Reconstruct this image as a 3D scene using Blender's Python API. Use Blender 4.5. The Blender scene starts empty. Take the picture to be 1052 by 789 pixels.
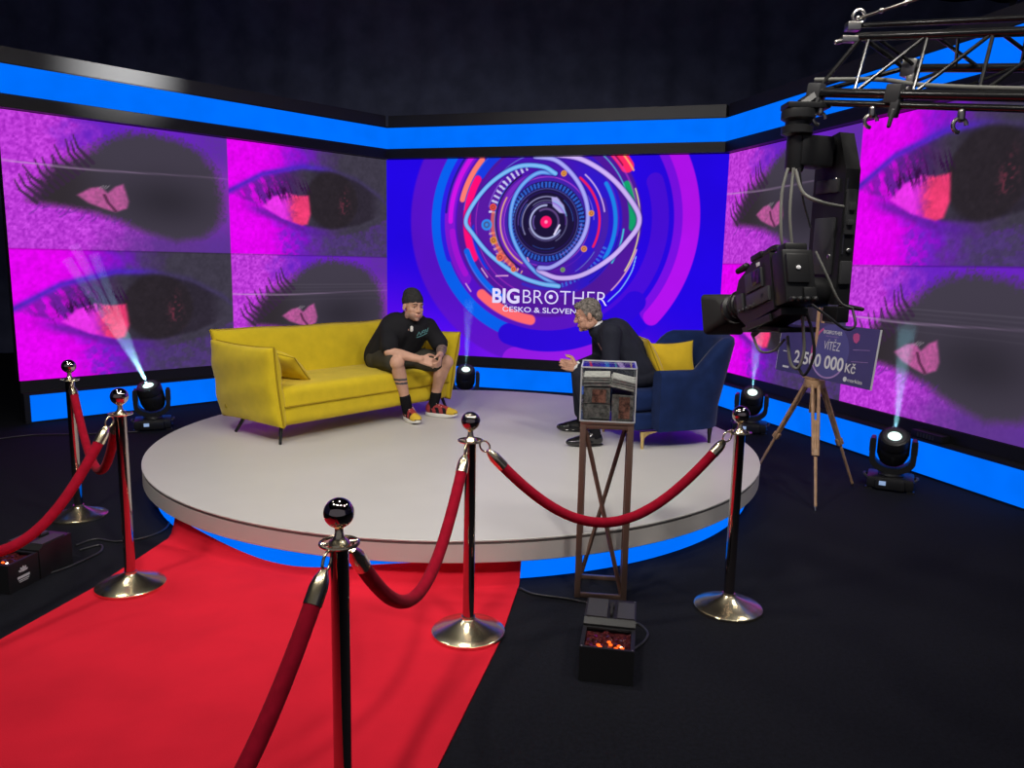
import bpy, bmesh, math, random
import numpy as np
from mathutils import Vector, Matrix

random.seed(5)
C = bpy.context.scene.collection
PI = math.pi
V = Vector

# ------------------------------------------------------------------ camera
CAM_H = 1.61
p_, r_ = 0.1572, 0.0202
fw = V((0, math.cos(p_), -math.sin(p_)))
rt0 = V((1, 0, 0)); up0 = rt0.cross(fw)
rt = rt0 * math.cos(r_) + up0 * math.sin(r_)
up = up0 * math.cos(r_) - rt0 * math.sin(r_)
cam_d = bpy.data.cameras.new('camera'); cam = bpy.data.objects.new('camera', cam_d); C.objects.link(cam)
cam_d.sensor_fit = 'HORIZONTAL'; cam_d.sensor_width = 36.0; cam_d.lens = 781.63 / 1052 * 36.0
cam_d.clip_start = 0.02
m = Matrix((rt, up, -fw)).transposed().to_4x4(); m.translation = (0, 0, CAM_H)
cam.matrix_world = m
sc = bpy.context.scene
sc.camera = cam
sc.view_settings.view_transform = 'Standard'; sc.view_settings.look = 'None'
sc.view_settings.exposure = 0.0; sc.view_settings.gamma = 1.0; sc.view_settings.use_curve_mapping = False

# ------------------------------------------------------------------ world and lights
w = bpy.data.worlds.new('studio_dark'); sc.world = w; w.use_nodes = True
w.node_tree.nodes['Background'].inputs[0].default_value = (0.42, 0.42, 0.52, 1)
w.node_tree.nodes['Background'].inputs[1].default_value = 0.27

def area(name, loc, target, power, size, col=(1, 0.95, 0.88), spread=180):
    d = bpy.data.lights.new(name, 'AREA'); d.energy = power; d.shape = 'DISK'; d.size = size; d.color = col
    d.spread = math.radians(spread)
    o = bpy.data.objects.new(name, d); C.objects.link(o); o.location = loc
    o.rotation_euler = (V(target) - V(loc)).to_track_quat('-Z', 'Y').to_euler()
    return o

LAMPS = [  # studio lamps hung under the ceiling
    ((-2.6, 1.6, 4.9), (-0.9, 5.4, 0.4), 25), ((-0.9, 1.1, 4.9), (-0.8, 5.2, 0.4), 25),
    ((0.9, 1.1, 4.9), (0.1, 5.2, 0.4), 25), ((2.6, 1.8, 4.9), (0.6, 5.4, 0.4), 22),
    ((-3.4, 4.2, 4.9), (-0.8, 5.8, 0.4), 12), ((3.3, 4.4, 4.9), (0.6, 5.9, 0.4), 12),
    ((-0.6, 3.6, 4.9), (-0.7, 3.6, 0.0), 14),
]
for loc, tgt, pw in LAMPS:
    area('studio_lamp', loc, tgt, pw, 0.35, spread=100)

sd0 = bpy.data.lights.new('trim_spot', 'SPOT'); sd0.energy = 420; sd0.spot_size = math.radians(19); sd0.spot_blend = 1.0; sd0.shadow_soft_size = .08
so0 = bpy.data.objects.new('trim_spot', sd0); C.objects.link(so0); so0.location = (-0.43, 6.2, 4.19)
so0.rotation_euler = (V((-3.95, 7.92, 3.40)) - so0.location).to_track_quat('-Z', 'Y').to_euler()

# ------------------------------------------------------------------ materials
def mat(name, col, rough=0.6, metal=0.0, emit=None, estr=1.0, noise=None, sheen=0.0, coat=0.0, spec=0.5, bump=None, alpha=None):
    """noise = (scale, amount): colour mottling; bump = (scale, strength)"""
    m = bpy.data.materials.new(name); m.use_nodes = True
    nt = m.node_tree; b = nt.nodes['Principled BSDF']
    b.inputs['Base Color'].default_value = (*col, 1); b.inputs['Roughness'].default_value = rough
    b.inputs['Metallic'].default_value = metal
    b.inputs['Specular IOR Level'].default_value = spec
    if sheen: b.inputs['Sheen Weight'].default_value = sheen; b.inputs['Sheen Roughness'].default_value = 0.4
    if coat: b.inputs['Coat Weight'].default_value = coat; b.inputs['Coat Roughness'].default_value = 0.08
    if emit: b.inputs['Emission Color'].default_value = (*emit, 1); b.inputs['Emission Strength'].default_value = estr
    tc = nt.nodes.new('ShaderNodeTexCoord')
    if noise:
        n = nt.nodes.new('ShaderNodeTexNoise'); n.inputs['Scale'].default_value = noise[0]; n.inputs['Detail'].default_value = 5
        nt.links.new(tc.outputs['Object'], n.inputs['Vector'])
        r = nt.nodes.new('ShaderNodeMapRange')
        r.inputs['From Min'].default_value = 0.3; r.inputs['From Max'].default_value = 0.7
        r.inputs['To Min'].default_value = 1 - noise[1]; r.inputs['To Max'].default_value = 1 + noise[1]
        nt.links.new(n.outputs['Fac'], r.inputs['Value'])
        mx = nt.nodes.new('ShaderNodeVectorMath'); mx.operation = 'SCALE'
        mx.inputs[0].default_value = col
        nt.links.new(r.outputs['Result'], mx.inputs['Scale'])
        nt.links.new(mx.outputs['Vector'], b.inputs['Base Color'])
    if bump:
        n = nt.nodes.new('ShaderNodeTexNoise'); n.inputs['Scale'].default_value = bump[0]; n.inputs['Detail'].default_value = 3
        nt.links.new(tc.outputs['Object'], n.inputs['Vector'])
        bp = nt.nodes.new('ShaderNodeBump'); bp.inputs['Strength'].default_value = bump[1]; bp.inputs['Distance'].default_value = 0.01
        nt.links.new(n.outputs['Fac'], bp.inputs['Height']); nt.links.new(bp.outputs['Normal'], b.inputs['Normal'])
    return m

def s2l(*c):
    return tuple(((x / 255) / 12.92 if x / 255 <= 0.04045 else ((x / 255 + 0.055) / 1.055) ** 2.4) for x in c)

def glow(name, rgb, strength=1.0, bands=None):
    m = bpy.data.materials.new(name); m.use_nodes = True; nt = m.node_tree
    nt.nodes.remove(nt.nodes['Principled BSDF']); e = nt.nodes.new('ShaderNodeEmission')
    e.inputs[0].default_value = (*s2l(*rgb), 1); e.inputs[1].default_value = strength
    nt.links.new(e.outputs[0], nt.nodes['Material Output'].inputs[0])
    if bands:   # LED tape behind a diffuser: slightly uneven along its run
        tc = nt.nodes.new('ShaderNodeTexCoord'); n = nt.nodes.new('ShaderNodeTexNoise'); n.inputs['Scale'].default_value = bands
        nt.links.new(tc.outputs['Object'], n.inputs['Vector'])
        r = nt.nodes.new('ShaderNodeMapRange'); r.inputs['To Min'].default_value = strength * 0.8; r.inputs['To Max'].default_value = strength * 1.2
        nt.links.new(n.outputs['Fac'], r.inputs['Value']); nt.links.new(r.outputs['Result'], e.inputs[1])
    return m

def screen_mat():
    m = bpy.data.materials.new('led_picture'); m.use_nodes = True; nt = m.node_tree
    nt.nodes.remove(nt.nodes['Principled BSDF']); e = nt.nodes.new('ShaderNodeEmission')
    a = nt.nodes.new('ShaderNodeAttribute'); a.attribute_name = 'picture'
    nt.links.new(a.outputs['Color'], e.inputs[0]); nt.links.new(e.outputs[0], nt.nodes['Material Output'].inputs[0])
    return m

M = {}
M['floor'] = mat('black_carpet', (0.0052, 0.0057, 0.0098), 0.9, noise=(60, 0.35), spec=0.2, bump=(300, 0.3))
M['drape'] = mat('navy_drape', (0.25, 0.275, 0.45), 0.95, noise=(3, 0.2), spec=0.1)
M['ceiling'] = mat('black_ceiling', (0.008, 0.008, 0.01), 0.95, spec=0.1)
M['red'] = mat('red_carpet', (0.70, 0.016, 0.036), 0.95, noise=(2.2, 0.12), spec=0.1, bump=(350, 0.25))
M['deck'] = mat('white_deck', (0.55, 0.535, 0.51), 0.42, noise=(1.5, 0.04), spec=0.35)
M['skirt'] = mat('white_skirt', (0.60, 0.57, 0.54), 0.38, spec=0.4)
M['groove'] = mat('grey_edge_trim', (0.12, 0.11, 0.105), 0.45)
M['blue'] = glow('blue_led_diffuser', (0, 112, 255), 1.0, 2.5)
M['black'] = mat('black_panel', (0.012, 0.012, 0.014), 0.45, spec=0.4)
M['gloss'] = mat('black_satin_trim', (0.035, 0.035, 0.038), 0.38, spec=0.6)
M['bezel'] = mat('screen_seam', (0.02, 0.015, 0.03), 0.5)
M['picture'] = screen_mat()
M['yellow'] = mat('mustard_fabric', (0.66, 0.49, 0.018), 0.9, noise=(9, 0.07), sheen=0.25, spec=0.2, bump=(260, 0.18))
M['yellow_seam'] = mat('mustard_piping', (0.36, 0.25, 0.012), 0.9, spec=0.2)
M['cushion'] = mat('yellow_velvet', (0.62, 0.42, 0.02), 0.8, noise=(10, 0.08), sheen=0.3, spec=0.2)
M['leg_black'] = mat('black_metal_leg', (0.012, 0.012, 0.012), 0.35)
M['navy'] = mat('navy_velvet', (0.009, 0.022, 0.088), 0.85, noise=(7, 0.25), sheen=0.10, spec=0.12)
M['gold'] = mat('brushed_gold', (0.85, 0.62, 0.26), 0.32, 1.0)
M['brass'] = mat('polished_pale_brass', (0.88, 0.76, 0.52), 0.24, 1.0)
M['brass_dark_reflect'] = mat('chrome_dark_reflection', (0.50, 0.42, 0.38), 0.07, 1.0)  # pole and ball metal, dark room reflections put into its colour
M['velvet'] = mat('red_velvet_rope', (0.34, 0.005, 0.022), 0.9, noise=(30, 0.15), sheen=0.04, spec=0.08)
M['skin'] = mat('skin', (0.58, 0.33, 0.235), 0.55, noise=(25, 0.06), spec=0.35)
M['skin_tan'] = mat('tanned_skin', (0.50, 0.27, 0.19), 0.55, noise=(25, 0.06), spec=0.35)
M['tattoo'] = mat('tattoo_ink', (0.07, 0.065, 0.075), 0.6)
M['tattoo_mix'] = mat('tattooed_skin', (0.20, 0.135, 0.115), 0.6, noise=(55, 0.55))
M['tee'] = mat('black_cotton', (0.013, 0.013, 0.016), 0.9, noise=(8, 0.2), spec=0.2)
M['shorts'] = mat('dark_olive_cotton', (0.045, 0.042, 0.032), 0.9, noise=(8, 0.2), spec=0.2)
M['beanie'] = mat('charcoal_knit', (0.035, 0.034, 0.034), 0.95, noise=(60, 0.3), spec=0.1)
M['sock'] = mat('black_knit', (0.010, 0.010, 0.012), 0.95, spec=0.1)
M['suit'] = mat('dark_navy_wool', (0.016, 0.018, 0.030), 0.85, noise=(12, 0.15), spec=0.2)
M['shirt'] = mat('white_cotton', (0.75, 0.75, 0.76), 0.8)
M['hair'] = mat('greying_brown_hair', (0.15, 0.13, 0.115), 0.8, noise=(60, 0.75))
M['stubble'] = mat('stubble_skin', (0.40, 0.24, 0.18), 0.65, noise=(60, 0.1))
M['eye_white'] = mat('eye_white', (0.7, 0.7, 0.7), 0.2)
M['iris'] = mat('dark_iris', (0.04, 0.03, 0.025), 0.2)
M['brow'] = mat('brown_brow', (0.08, 0.05, 0.035), 0.9)
M['lip'] = mat('lips', (0.45, 0.19, 0.15), 0.5)
M['patent'] = mat('black_patent_leather', (0.008, 0.008, 0.009), 0.12, coat=0.6)
M['sh_white'] = mat('white_rubber', (0.72, 0.70, 0.66), 0.6)
M['sh_red'] = mat('dark_red_mesh', (0.30, 0.025, 0.03), 0.7)
M['sh_yellow'] = mat('yellow_suede', (0.62, 0.42, 0.03), 0.75)
M['sh_pink'] = mat('pale_pink_lace', (0.75, 0.50, 0.46), 0.7)
M['bronze'] = mat('bronze_metal', (0.27, 0.165, 0.125), 0.35, 0.6)
M['note_grey'] = mat('grey_banknote', (0.15, 0.145, 0.135), 0.8, noise=(45, 0.75))
M['note_brown'] = mat('red_brown_banknote', (0.20, 0.085, 0.06), 0.8, noise=(55, 0.8))
M['note_pale'] = mat('pale_banknote_edges', (0.50, 0.49, 0.44), 0.8, noise=(40, 0.3))
M['plastic'] = mat('black_plastic', (0.014, 0.014, 0.015), 0.38, spec=0.45)
M['plastic_grey'] = mat('dark_grey_plastic', (0.045, 0.045, 0.048), 0.45)
M['rubber'] = mat('black_rubber', (0.010, 0.010, 0.010), 0.7)
M['steel'] = mat('worn_steel', (0.55, 0.53, 0.50), 0.3, 1.0)
M['tube'] = mat('black_enamel_tube', (0.014, 0.014, 0.015), 0.18, spec=0.7)
M['cable_grey'] = mat('grey_cable', (0.20, 0.20, 0.18), 0.5)
M['cable_black'] = mat('black_cable', (0.03, 0.03, 0.034), 0.4)
M['wood'] = mat('pale_wood', (0.42, 0.25, 0.14), 0.5, noise=(20, 0.2))
M['lens_white'] = glow('moving_head_lens', (225, 255, 248), 1.6)
M['lens_glass'] = mat('dark_lens_glass', (0.006, 0.006, 0.012), 0.05, coat=1.0)
M['lcd'] = glow('small_status_display', (150, 175, 215), 0.9)
M['tilescreen'] = mat('viewfinder_panel', (0.02, 0.015, 0.05), 0.15)
M['white_print'] = mat('white_print', (0.78, 0.78, 0.80), 0.6)
M['teal_print'] = mat('teal_print', (0.12, 0.33, 0.34), 0.7)
M['led_text'] = glow('led_text', (226, 218, 255), 1.0)
M['board'] = mat('purple_board', (0.075, 0.065, 0.22), 0.45)
M['board_disc'] = mat('violet_disc', (0.105, 0.10, 0.33), 0.45)
M['board_pink'] = mat('pink_print', (0.62, 0.10, 0.32), 0.5)
M['board_lilac'] = mat('lilac_print', (0.45, 0.28, 0.62), 0.5)
M['board_edge'] = mat('white_board_edge', (0.7, 0.7, 0.75), 0.5)
M['ember'] = glow('flame_lamp', (255, 92, 30), 2.2)
M['logo_white'] = mat('white_emblem', (0.6, 0.6, 0.62), 0.6)
M['red_glass_frame'] = mat('dark_red_faceted_glass', (0.060, 0.010, 0.012), 0.08, coat=1.0, noise=(70, 0.8))

def glass_mat(name, col, rough, mix):
    m = bpy.data.materials.new(name); m.use_nodes = True; nt = m.node_tree
    nt.nodes.remove(nt.nodes['Principled BSDF'])
    t = nt.nodes.new('ShaderNodeBsdfTransparent'); t.inputs[0].default_value = (*col, 1)
    g = nt.nodes.new('ShaderNodeBsdfGlossy'); g.inputs['Roughness'].default_value = rough
    lw = nt.nodes.new('ShaderNodeLayerWeight'); pw = nt.nodes.new('ShaderNodeMath'); pw.operation = 'POWER'; pw.inputs[1].default_value = 4.0
    nt.links.new(lw.outputs['Facing'], pw.inputs[0]); f = nt.nodes.new('ShaderNodeMapRange'); f.inputs['To Min'].default_value = 0.035; f.inputs['To Max'].default_value = mix
    nt.links.new(pw.outputs[0], f.inputs[0])
    x = nt.nodes.new('ShaderNodeMixShader')
    nt.links.new(f.outputs[0], x.inputs[0]); nt.links.new(t.outputs[0], x.inputs[1]); nt.links.new(g.outputs[0], x.inputs[2])
    nt.links.new(x.outputs[0], nt.nodes['Material Output'].inputs[0])
    return m
M['acrylic'] = glass_mat('clear_acrylic', (0.95, 0.96, 0.96), 0.02, 0.6)
M['acrylic_edge'] = mat('acrylic_edge', (0.55, 0.57, 0.58), 0.2, spec=0.6)

def haze_mat(density, col):
    m = bpy.data.materials.new('beam_haze'); m.use_nodes = True; nt = m.node_tree
    nt.nodes.remove(nt.nodes['Principled BSDF'])
    v = nt.nodes.new('ShaderNodeVolumeScatter'); v.inputs['Color'].default_value = (*col, 1); v.inputs['Density'].default_value = density
    v.inputs['Anisotropy'].default_value = 0.25
    nt.links.new(v.outputs[0], nt.nodes['Material Output'].inputs['Volume'])
    return m
M['haze'] = haze_mat(0.10, (0.75, 0.95, 1.0))

# ------------------------------------------------------------------ mesh helpers
class MB:
    def __init__(self):
        self.bm = bmesh.new(); self.mi = 0
    def _mark(self, faces):
        for f in faces: f.material_index = self.mi
    def box(self, c, s, rot=None, bevel=0.0, seg=2):
        r = bmesh.ops.create_cube(self.bm, size=1.0)
        vs = r['verts']
        bmesh.ops.scale(self.bm, vec=V(s), verts=vs)
        if bevel > 0:
            es = list({e for v in vs for e in v.link_edges})
            b = bmesh.ops.bevel(self.bm, geom=es, offset=bevel, segments=seg, profile=0.6, affect='EDGES')
            vs = list({v for f in b['faces'] for v in f.verts} | {v for v in vs if v.is_valid})
            # include every vertex connected
            seen = set(vs); st = list(vs)
            while st:
                v = st.pop()
                for e in v.link_edges:
                    o = e.other_vert(v)
                    if o not in seen: seen.add(o); st.append(o)
            vs = list(seen)
        mtx = Matrix.Translation(V(c)) @ (rot.to_4x4() if rot is not None else Matrix.Identity(4))
        bmesh.ops.transform(self.bm, matrix=mtx, verts=vs)
        self._mark({f for v in vs for f in v.link_faces})
        return vs
    def tube(self, path, rad, seg=10, caps=True, closed=False, flat=None):
        P = [V(p) for p in path]; n = len(P)
        R = rad if isinstance(rad, (list, tuple)) else [rad] * n
        rings = []; prev = None
        for i in range(n):
            if closed: t = P[(i + 1) % n] - P[i - 1]
            else: t = P[min(i + 1, n - 1)] - P[max(i - 1, 0)]
            if t.length < 1e-9: t = V((0, 0, 1))
            t.normalize()
            if prev is None:
                a = V((0, 0, 1)) if abs(t.z) < 0.9 else V((1, 0, 0))
                x = t.cross(a).normalized()
            else:
                x = (prev - t * prev.dot(t))
                x = x.normalized() if x.length > 1e-6 else t.cross(V((0.3, 0.5, 0.8))).normalized()
            prev = x; y = t.cross(x)
            fy = flat if flat else 1.0
            rings.append([self.bm.verts.new(P[i] + (x * math.cos(2 * PI * k / seg) + y * math.sin(2 * PI * k / seg) * fy) * R[i]) for k in range(seg)])
        fs = []
        for i in range(n if closed else n - 1):
            a, b = rings[i], rings[(i + 1) % n]
            for k in range(seg):
                fs.append(self.bm.faces.new((a[k], a[(k + 1) % seg], b[(k + 1) % seg], b[k])))
        if caps and not closed:
            fs.append(self.bm.faces.new(list(reversed(rings[0])))); fs.append(self.bm.faces.new(rings[-1]))
        self._mark(fs)
    def cap(self, p0, p1, r0, r1=None, seg=14):
        """tapered capsule with round ends"""
        r1 = r0 if r1 is None else r1
        p0, p1 = V(p0), V(p1); d = p1 - p0; L = d.length
        d = d.normalized() if L > 1e-6 else V((0, 0, 1))
        path, rad = [], []
        for k in range(5):
            a = PI / 2 * k / 5 + 0.06
            path.append(p0 - d * r0 * math.cos(a)); rad.append(r0 * math.sin(a))
        path.append(p0); rad.append(r0); path.append(p1 + d * 1e-4); rad.append(r1)
        for k in range(4, -1, -1):
            a = PI / 2 * k / 5 + 0.06
            path.append(p1 + d * (r1 * math.cos(a) + 1e-4)); rad.append(r1 * math.sin(a))
        self.tube(path, rad, seg)
    def ell(self, c, r, rot=None, seg=20, rings=12):
        q = bmesh.ops.create_uvsphere(self.bm, u_segments=seg, v_segments=rings, radius=1.0)
        mtx = Matrix.Translation(V(c)) @ (rot.to_4x4() if rot is not None else Matrix.Identity(4)) @ Matrix.Diagonal((*r, 1))
        bmesh.ops.transform(self.bm, matrix=mtx, verts=q['verts'])
        self._mark({f for v in q['verts'] for f in v.link_faces})
    def lathe(self, prof, c=(0, 0, 0), seg=32, rot=None):
        c = V(c); rings = []
        for (r, z) in prof:
            if r < 1e-6:
                p = V((0, 0, z)); p = rot @ p if rot is not None else p
                rings.append([self.bm.verts.new(c + p)])
            else:
                ring = []
                for k in range(seg):
                    p = V((r * math.cos(2 * PI * k / seg), r * math.sin(2 * PI * k / seg), z))
                    p = rot @ p if rot is not None else p
                    ring.append(self.bm.verts.new(c + p))
                rings.append(ring)
        fs = []
        for a, b in zip(rings[:-1], rings[1:]):
            for k in range(seg):
                k2 = (k + 1) % seg
                if len(a) == 1 and len(b) == 1: continue
                if len(a) == 1: fs.append(self.bm.faces.new((a[0], b[k2], b[k])))
                elif len(b) == 1: fs.append(self.bm.faces.new((a[k], a[k2], b[0])))
                else: fs.append(self.bm.faces.new((a[k], a[k2], b[k2], b[k])))
        self._mark(fs)
    def prism(self, poly, z0, z1, mtx=None):
        """polygon in xy extruded z0..z1, then moved by mtx"""
        mtx = mtx or Matrix.Identity(4)
        a = [self.bm.verts.new(mtx @ V((x, y, z0))) for x, y in poly]
        b = [self.bm.verts.new(mtx @ V((x, y, z1))) for x, y in poly]
        n = len(poly); fs = [self.bm.faces.new(list(reversed(a))), self.bm.faces.new(b)]
        for i in range(n):
            fs.append(self.bm.faces.new((a[i], a[(i + 1) % n], b[(i + 1) % n], b[i])))
        self._mark(fs)
    def build(self, name, mats, parent=None, smooth=True, angle=40, mods=None):
        bmesh.ops.recalc_face_normals(self.bm, faces=self.bm.faces)
        me = bpy.data.meshes.new(name); self.bm.to_mesh(me); self.bm.free()
        for mm in (mats if isinstance(mats, (list, tuple)) else [mats]): me.materials.append(mm)
        if smooth:
            me.polygons.foreach_set('use_smooth', [True] * len(me.polygons))
            me.set_sharp_from_angle(angle=math.radians(angle))
        o = bpy.data.objects.new(name, me); C.objects.link(o)
        if parent: o.parent = parent
        return o
    def bake(self, name, mats, parent=None, voxel=0.006, smooth=6, pick=None, cut=None):
        """union of the closed shapes as one continuous surface"""
        bmesh.ops.recalc_face_normals(self.bm, faces=self.bm.faces)
        me = bpy.data.meshes.new('tmp'); self.bm.to_mesh(me); self.bm.free()
        t = bpy.data.objects.new('tmp', me); C.objects.link(t)
        r = t.modifiers.new('r', 'REMESH'); r.mode = 'VOXEL'; r.voxel_size = voxel
        s = t.modifiers.new('s', 'SMOOTH'); s.factor = 0.5; s.iterations = smooth
        dg = bpy.context.evaluated_depsgraph_get()
        me2 = bpy.data.meshes.new_from_object(t.evaluated_get(dg)); me2.name = name
        bpy.data.objects.remove(t); bpy.data.meshes.remove(me)
        if cut:
            b = bmesh.new(); b.from_mesh(me2)
            bmesh.ops.delete(b, geom=[f for f in b.faces if cut(f.calc_center_median())], context='FACES')
            b.to_mesh(me2); b.free()
        me2.materials.clear()
        for mm in (mats if isinstance(mats, (list, tuple)) else [mats]): me2.materials.append(mm)
        for p in me2.polygons:
            p.use_smooth = True
            p.material_index = pick(p.center) if pick else 0
        o = bpy.data.objects.new(name, me2); C.objects.link(o)
        if parent: o.parent = parent
        return o

def tag(o, label, cat=None, group=None, kind=None):
    if label: o['label'] = label
    if cat: o['category'] = cat
    if group: o['group'] = group
    if kind: o['kind'] = kind
    return o

def thing(name, label, cat, loc=(0, 0, 0), rotz=0.0, group=None):
    o = bpy.data.objects.new(name, None); C.objects.link(o); o.empty_display_size = 0.1
    o.location = loc; o.rotation_euler = (0, 0, rotz)
    return tag(o, label, cat, group)

def dup(root, loc, rotz, label):
    r = root.copy(); C.objects.link(r); r.location = loc; r.rotation_euler = (0, 0, rotz); r['label'] = label
    for ch in list(root.children):
        c = ch.copy(); C.objects.link(c); c.parent = r
        for g in list(ch.children):
            d = g.copy(); C.objects.link(d); d.parent = c
    return r

def rot_to(x, z=None):
    """3x3 with local x along x and local z near z"""
    x = V(x).normalized(); z = V(z or (0, 0, 1)); y = z.cross(x).normalized(); z = x.cross(y)
    return Matrix((x, y, z)).transposed()

def bez(P, n=24):
    """smooth curve through points (Catmull-Rom)"""
    P = [V(p) for p in P]; Q = [P[0] * 2 - P[1]] + P + [P[-1] * 2 - P[-2]]; out = []
    k = len(P) - 1
    for i in range(k):
        a, b, c, d = Q[i:i + 4]
        for j in range(n // k + 1):
            t = j / (n // k + 1)
            out.append(0.5 * ((2 * b) + (c - a) * t + (2 * a - 5 * b + 4 * c - d) * t * t + (3 * b - a - 3 * c + d) * t ** 3))
    out.append(P[-1]); return out

def text_part(name, body, size, m, parent, mtx, offset=0.0, extrude=0.0008, align='CENTER', shear=0.0, xs=1.0):
    cu = bpy.data.curves.new(name, 'FONT'); cu.body = body; cu.size = size; cu.align_x = align; cu.align_y = 'BOTTOM_BASELINE'
    cu.offset = offset; cu.extrude = extrude; cu.shear = shear; cu.resolution_u = 6
    t = bpy.data.objects.new('tmp', cu); C.objects.link(t)
    dg = bpy.context.evaluated_depsgraph_get()
    me = bpy.data.meshes.new_from_object(t.evaluated_get(dg)); me.name = name
    bpy.data.objects.remove(t); bpy.data.curves.remove(cu)
    me.materials.clear(); me.materials.append(m)
    me.transform(mtx @ Matrix.Diagonal((xs, 1, 1, 1)))
    o = bpy.data.objects.new(name, me); C.objects.link(o); o.parent = parent
    return o

# ------------------------------------------------------------------ the room
def struct(o, label=None):
    o['kind'] = 'structure'
    if label: o['label'] = label
    return o
b = MB(); b.box((-0.5, 5.0, -0.05), (17, 16, 0.1)); struct(b.build('floor', M['floor'], smooth=False), 'black carpeted studio floor')
b = MB(); b.box((-0.5, 5.0, 5.75), (17, 16, 0.1)); struct(b.build('ceiling', M['ceiling'], smooth=False), 'black studio ceiling')

def drape(name, p0, p1, label):
    """hanging cloth with gentle folds"""
    p0, p1 = V((*p0, 0)), V((*p1, 0)); d = p1 - p0; L = d.length; d.normalize(); nn = V((d.y, -d.x, 0))
    b = MB(); n = int(L / 0.06); rows = []
    for i in range(n + 1):
        s = L * i / n
        off = 0.045 * math.sin(s * 9.0) + 0.03 * math.sin(s * 5.3 + 1.0)
        rows.append([b.bm.verts.new(p0 + d * s + nn * (off + t) + V((0, 0, z))) for t in (0.0, -0.02) for z in (0.0, 5.7)])
    for a, c in zip(rows[:-1], rows[1:]):
        for i, j in ((0, 1), (1, 3), (3, 2), (2, 0)):
            b.bm.faces.new((a[i], c[i], c[j], a[j]))
    for r in (rows[0], rows[-1]): b.bm.faces.new((r[0], r[1], r[3], r[2]))
    return struct(b.build(name, M['drape'], angle=60), label)
drape('wall_left', (-8.6, -2.6), (-8.6, 12.4), 'dark navy drape hanging on the left side')
drape('wall_back', (-8.5, 12.4), (7.5, 12.4), 'dark navy drape hanging behind the screens')
drape('wall_right', (7.6, 12.4), (7.6, -2.6), 'dark navy drape hanging on the right side')

# ------------------------------------------------------------------ LED pictures (computed colours of the lit pixels)
_tab = np.random.RandomState(3).rand(256, 256)
def vnoise(x, y):
    xi = np.floor(x).astype(int); yi = np.floor(y).astype(int); fx = x - xi; fy = y - yi
    fx = fx * fx * (3 - 2 * fx); fy = fy * fy * (3 - 2 * fy)
    g = lambda i, j: _tab[(xi + i) & 255, (yi + j) & 255]
    return (g(0, 0) * (1 - fx) + g(1, 0) * fx) * (1 - fy) + (g(0, 1) * (1 - fx) + g(1, 1) * fx) * fy
def fbm(x, y, o=4):
    s = 0; a = 0.5; t = 0
    for k in range(o):
        s = s + a * vnoise(x * 2 ** k + 17 * k, y * 2 ** k + 31 * k); t += a; a *= 0.55
    return s / t
def sst(e0, e1, x):
    t = np.clip((x - e0) / (e1 - e0), 0, 1); return t * t * (3 - 2 * t)
def mixc(col, c, a):
    a = np.clip(a, 0, 1)[..., None]; return col * (1 - a) + np.array(c, float) * a
def in_poly(x, y, poly):
    r = np.zeros(x.shape, bool); n = len(poly)
    for i in range(n):
        x0, y0 = poly[i]; x1, y1 = poly[(i + 1) % n]
        c = ((y0 > y) != (y1 > y)) & (x < (x1 - x0) * (y - y0) / (y1 - y0 + 1e-12) + x0); r ^= c
    return r
def seg_dist(x, y, pts):
    d = np.full(x.shape, 9.0)
    for (x0, y0), (x1, y1) in zip(pts[:-1], pts[1:]):
        dx, dy = x1 - x0, y1 - y0; t = np.clip(((x - x0) * dx + (y - y0) * dy) / (dx * dx + dy * dy + 1e-12), 0, 1)
        d = np.minimum(d, np.hypot(x - x0 - t * dx, y - y0 - t * dy))
    return d
def poly_soft(x, y, poly, w):
    d = seg_dist(x, y, list(poly) + [poly[0]]); s = np.where(in_poly(x, y, poly), d, -d); return sst(-w, w, s)

MAG, PUR, BLU, GRY, BLK = (226, 6, 240), (118, 26, 196), (74, 40, 186), (62, 57, 72), (46, 40, 52)

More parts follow.
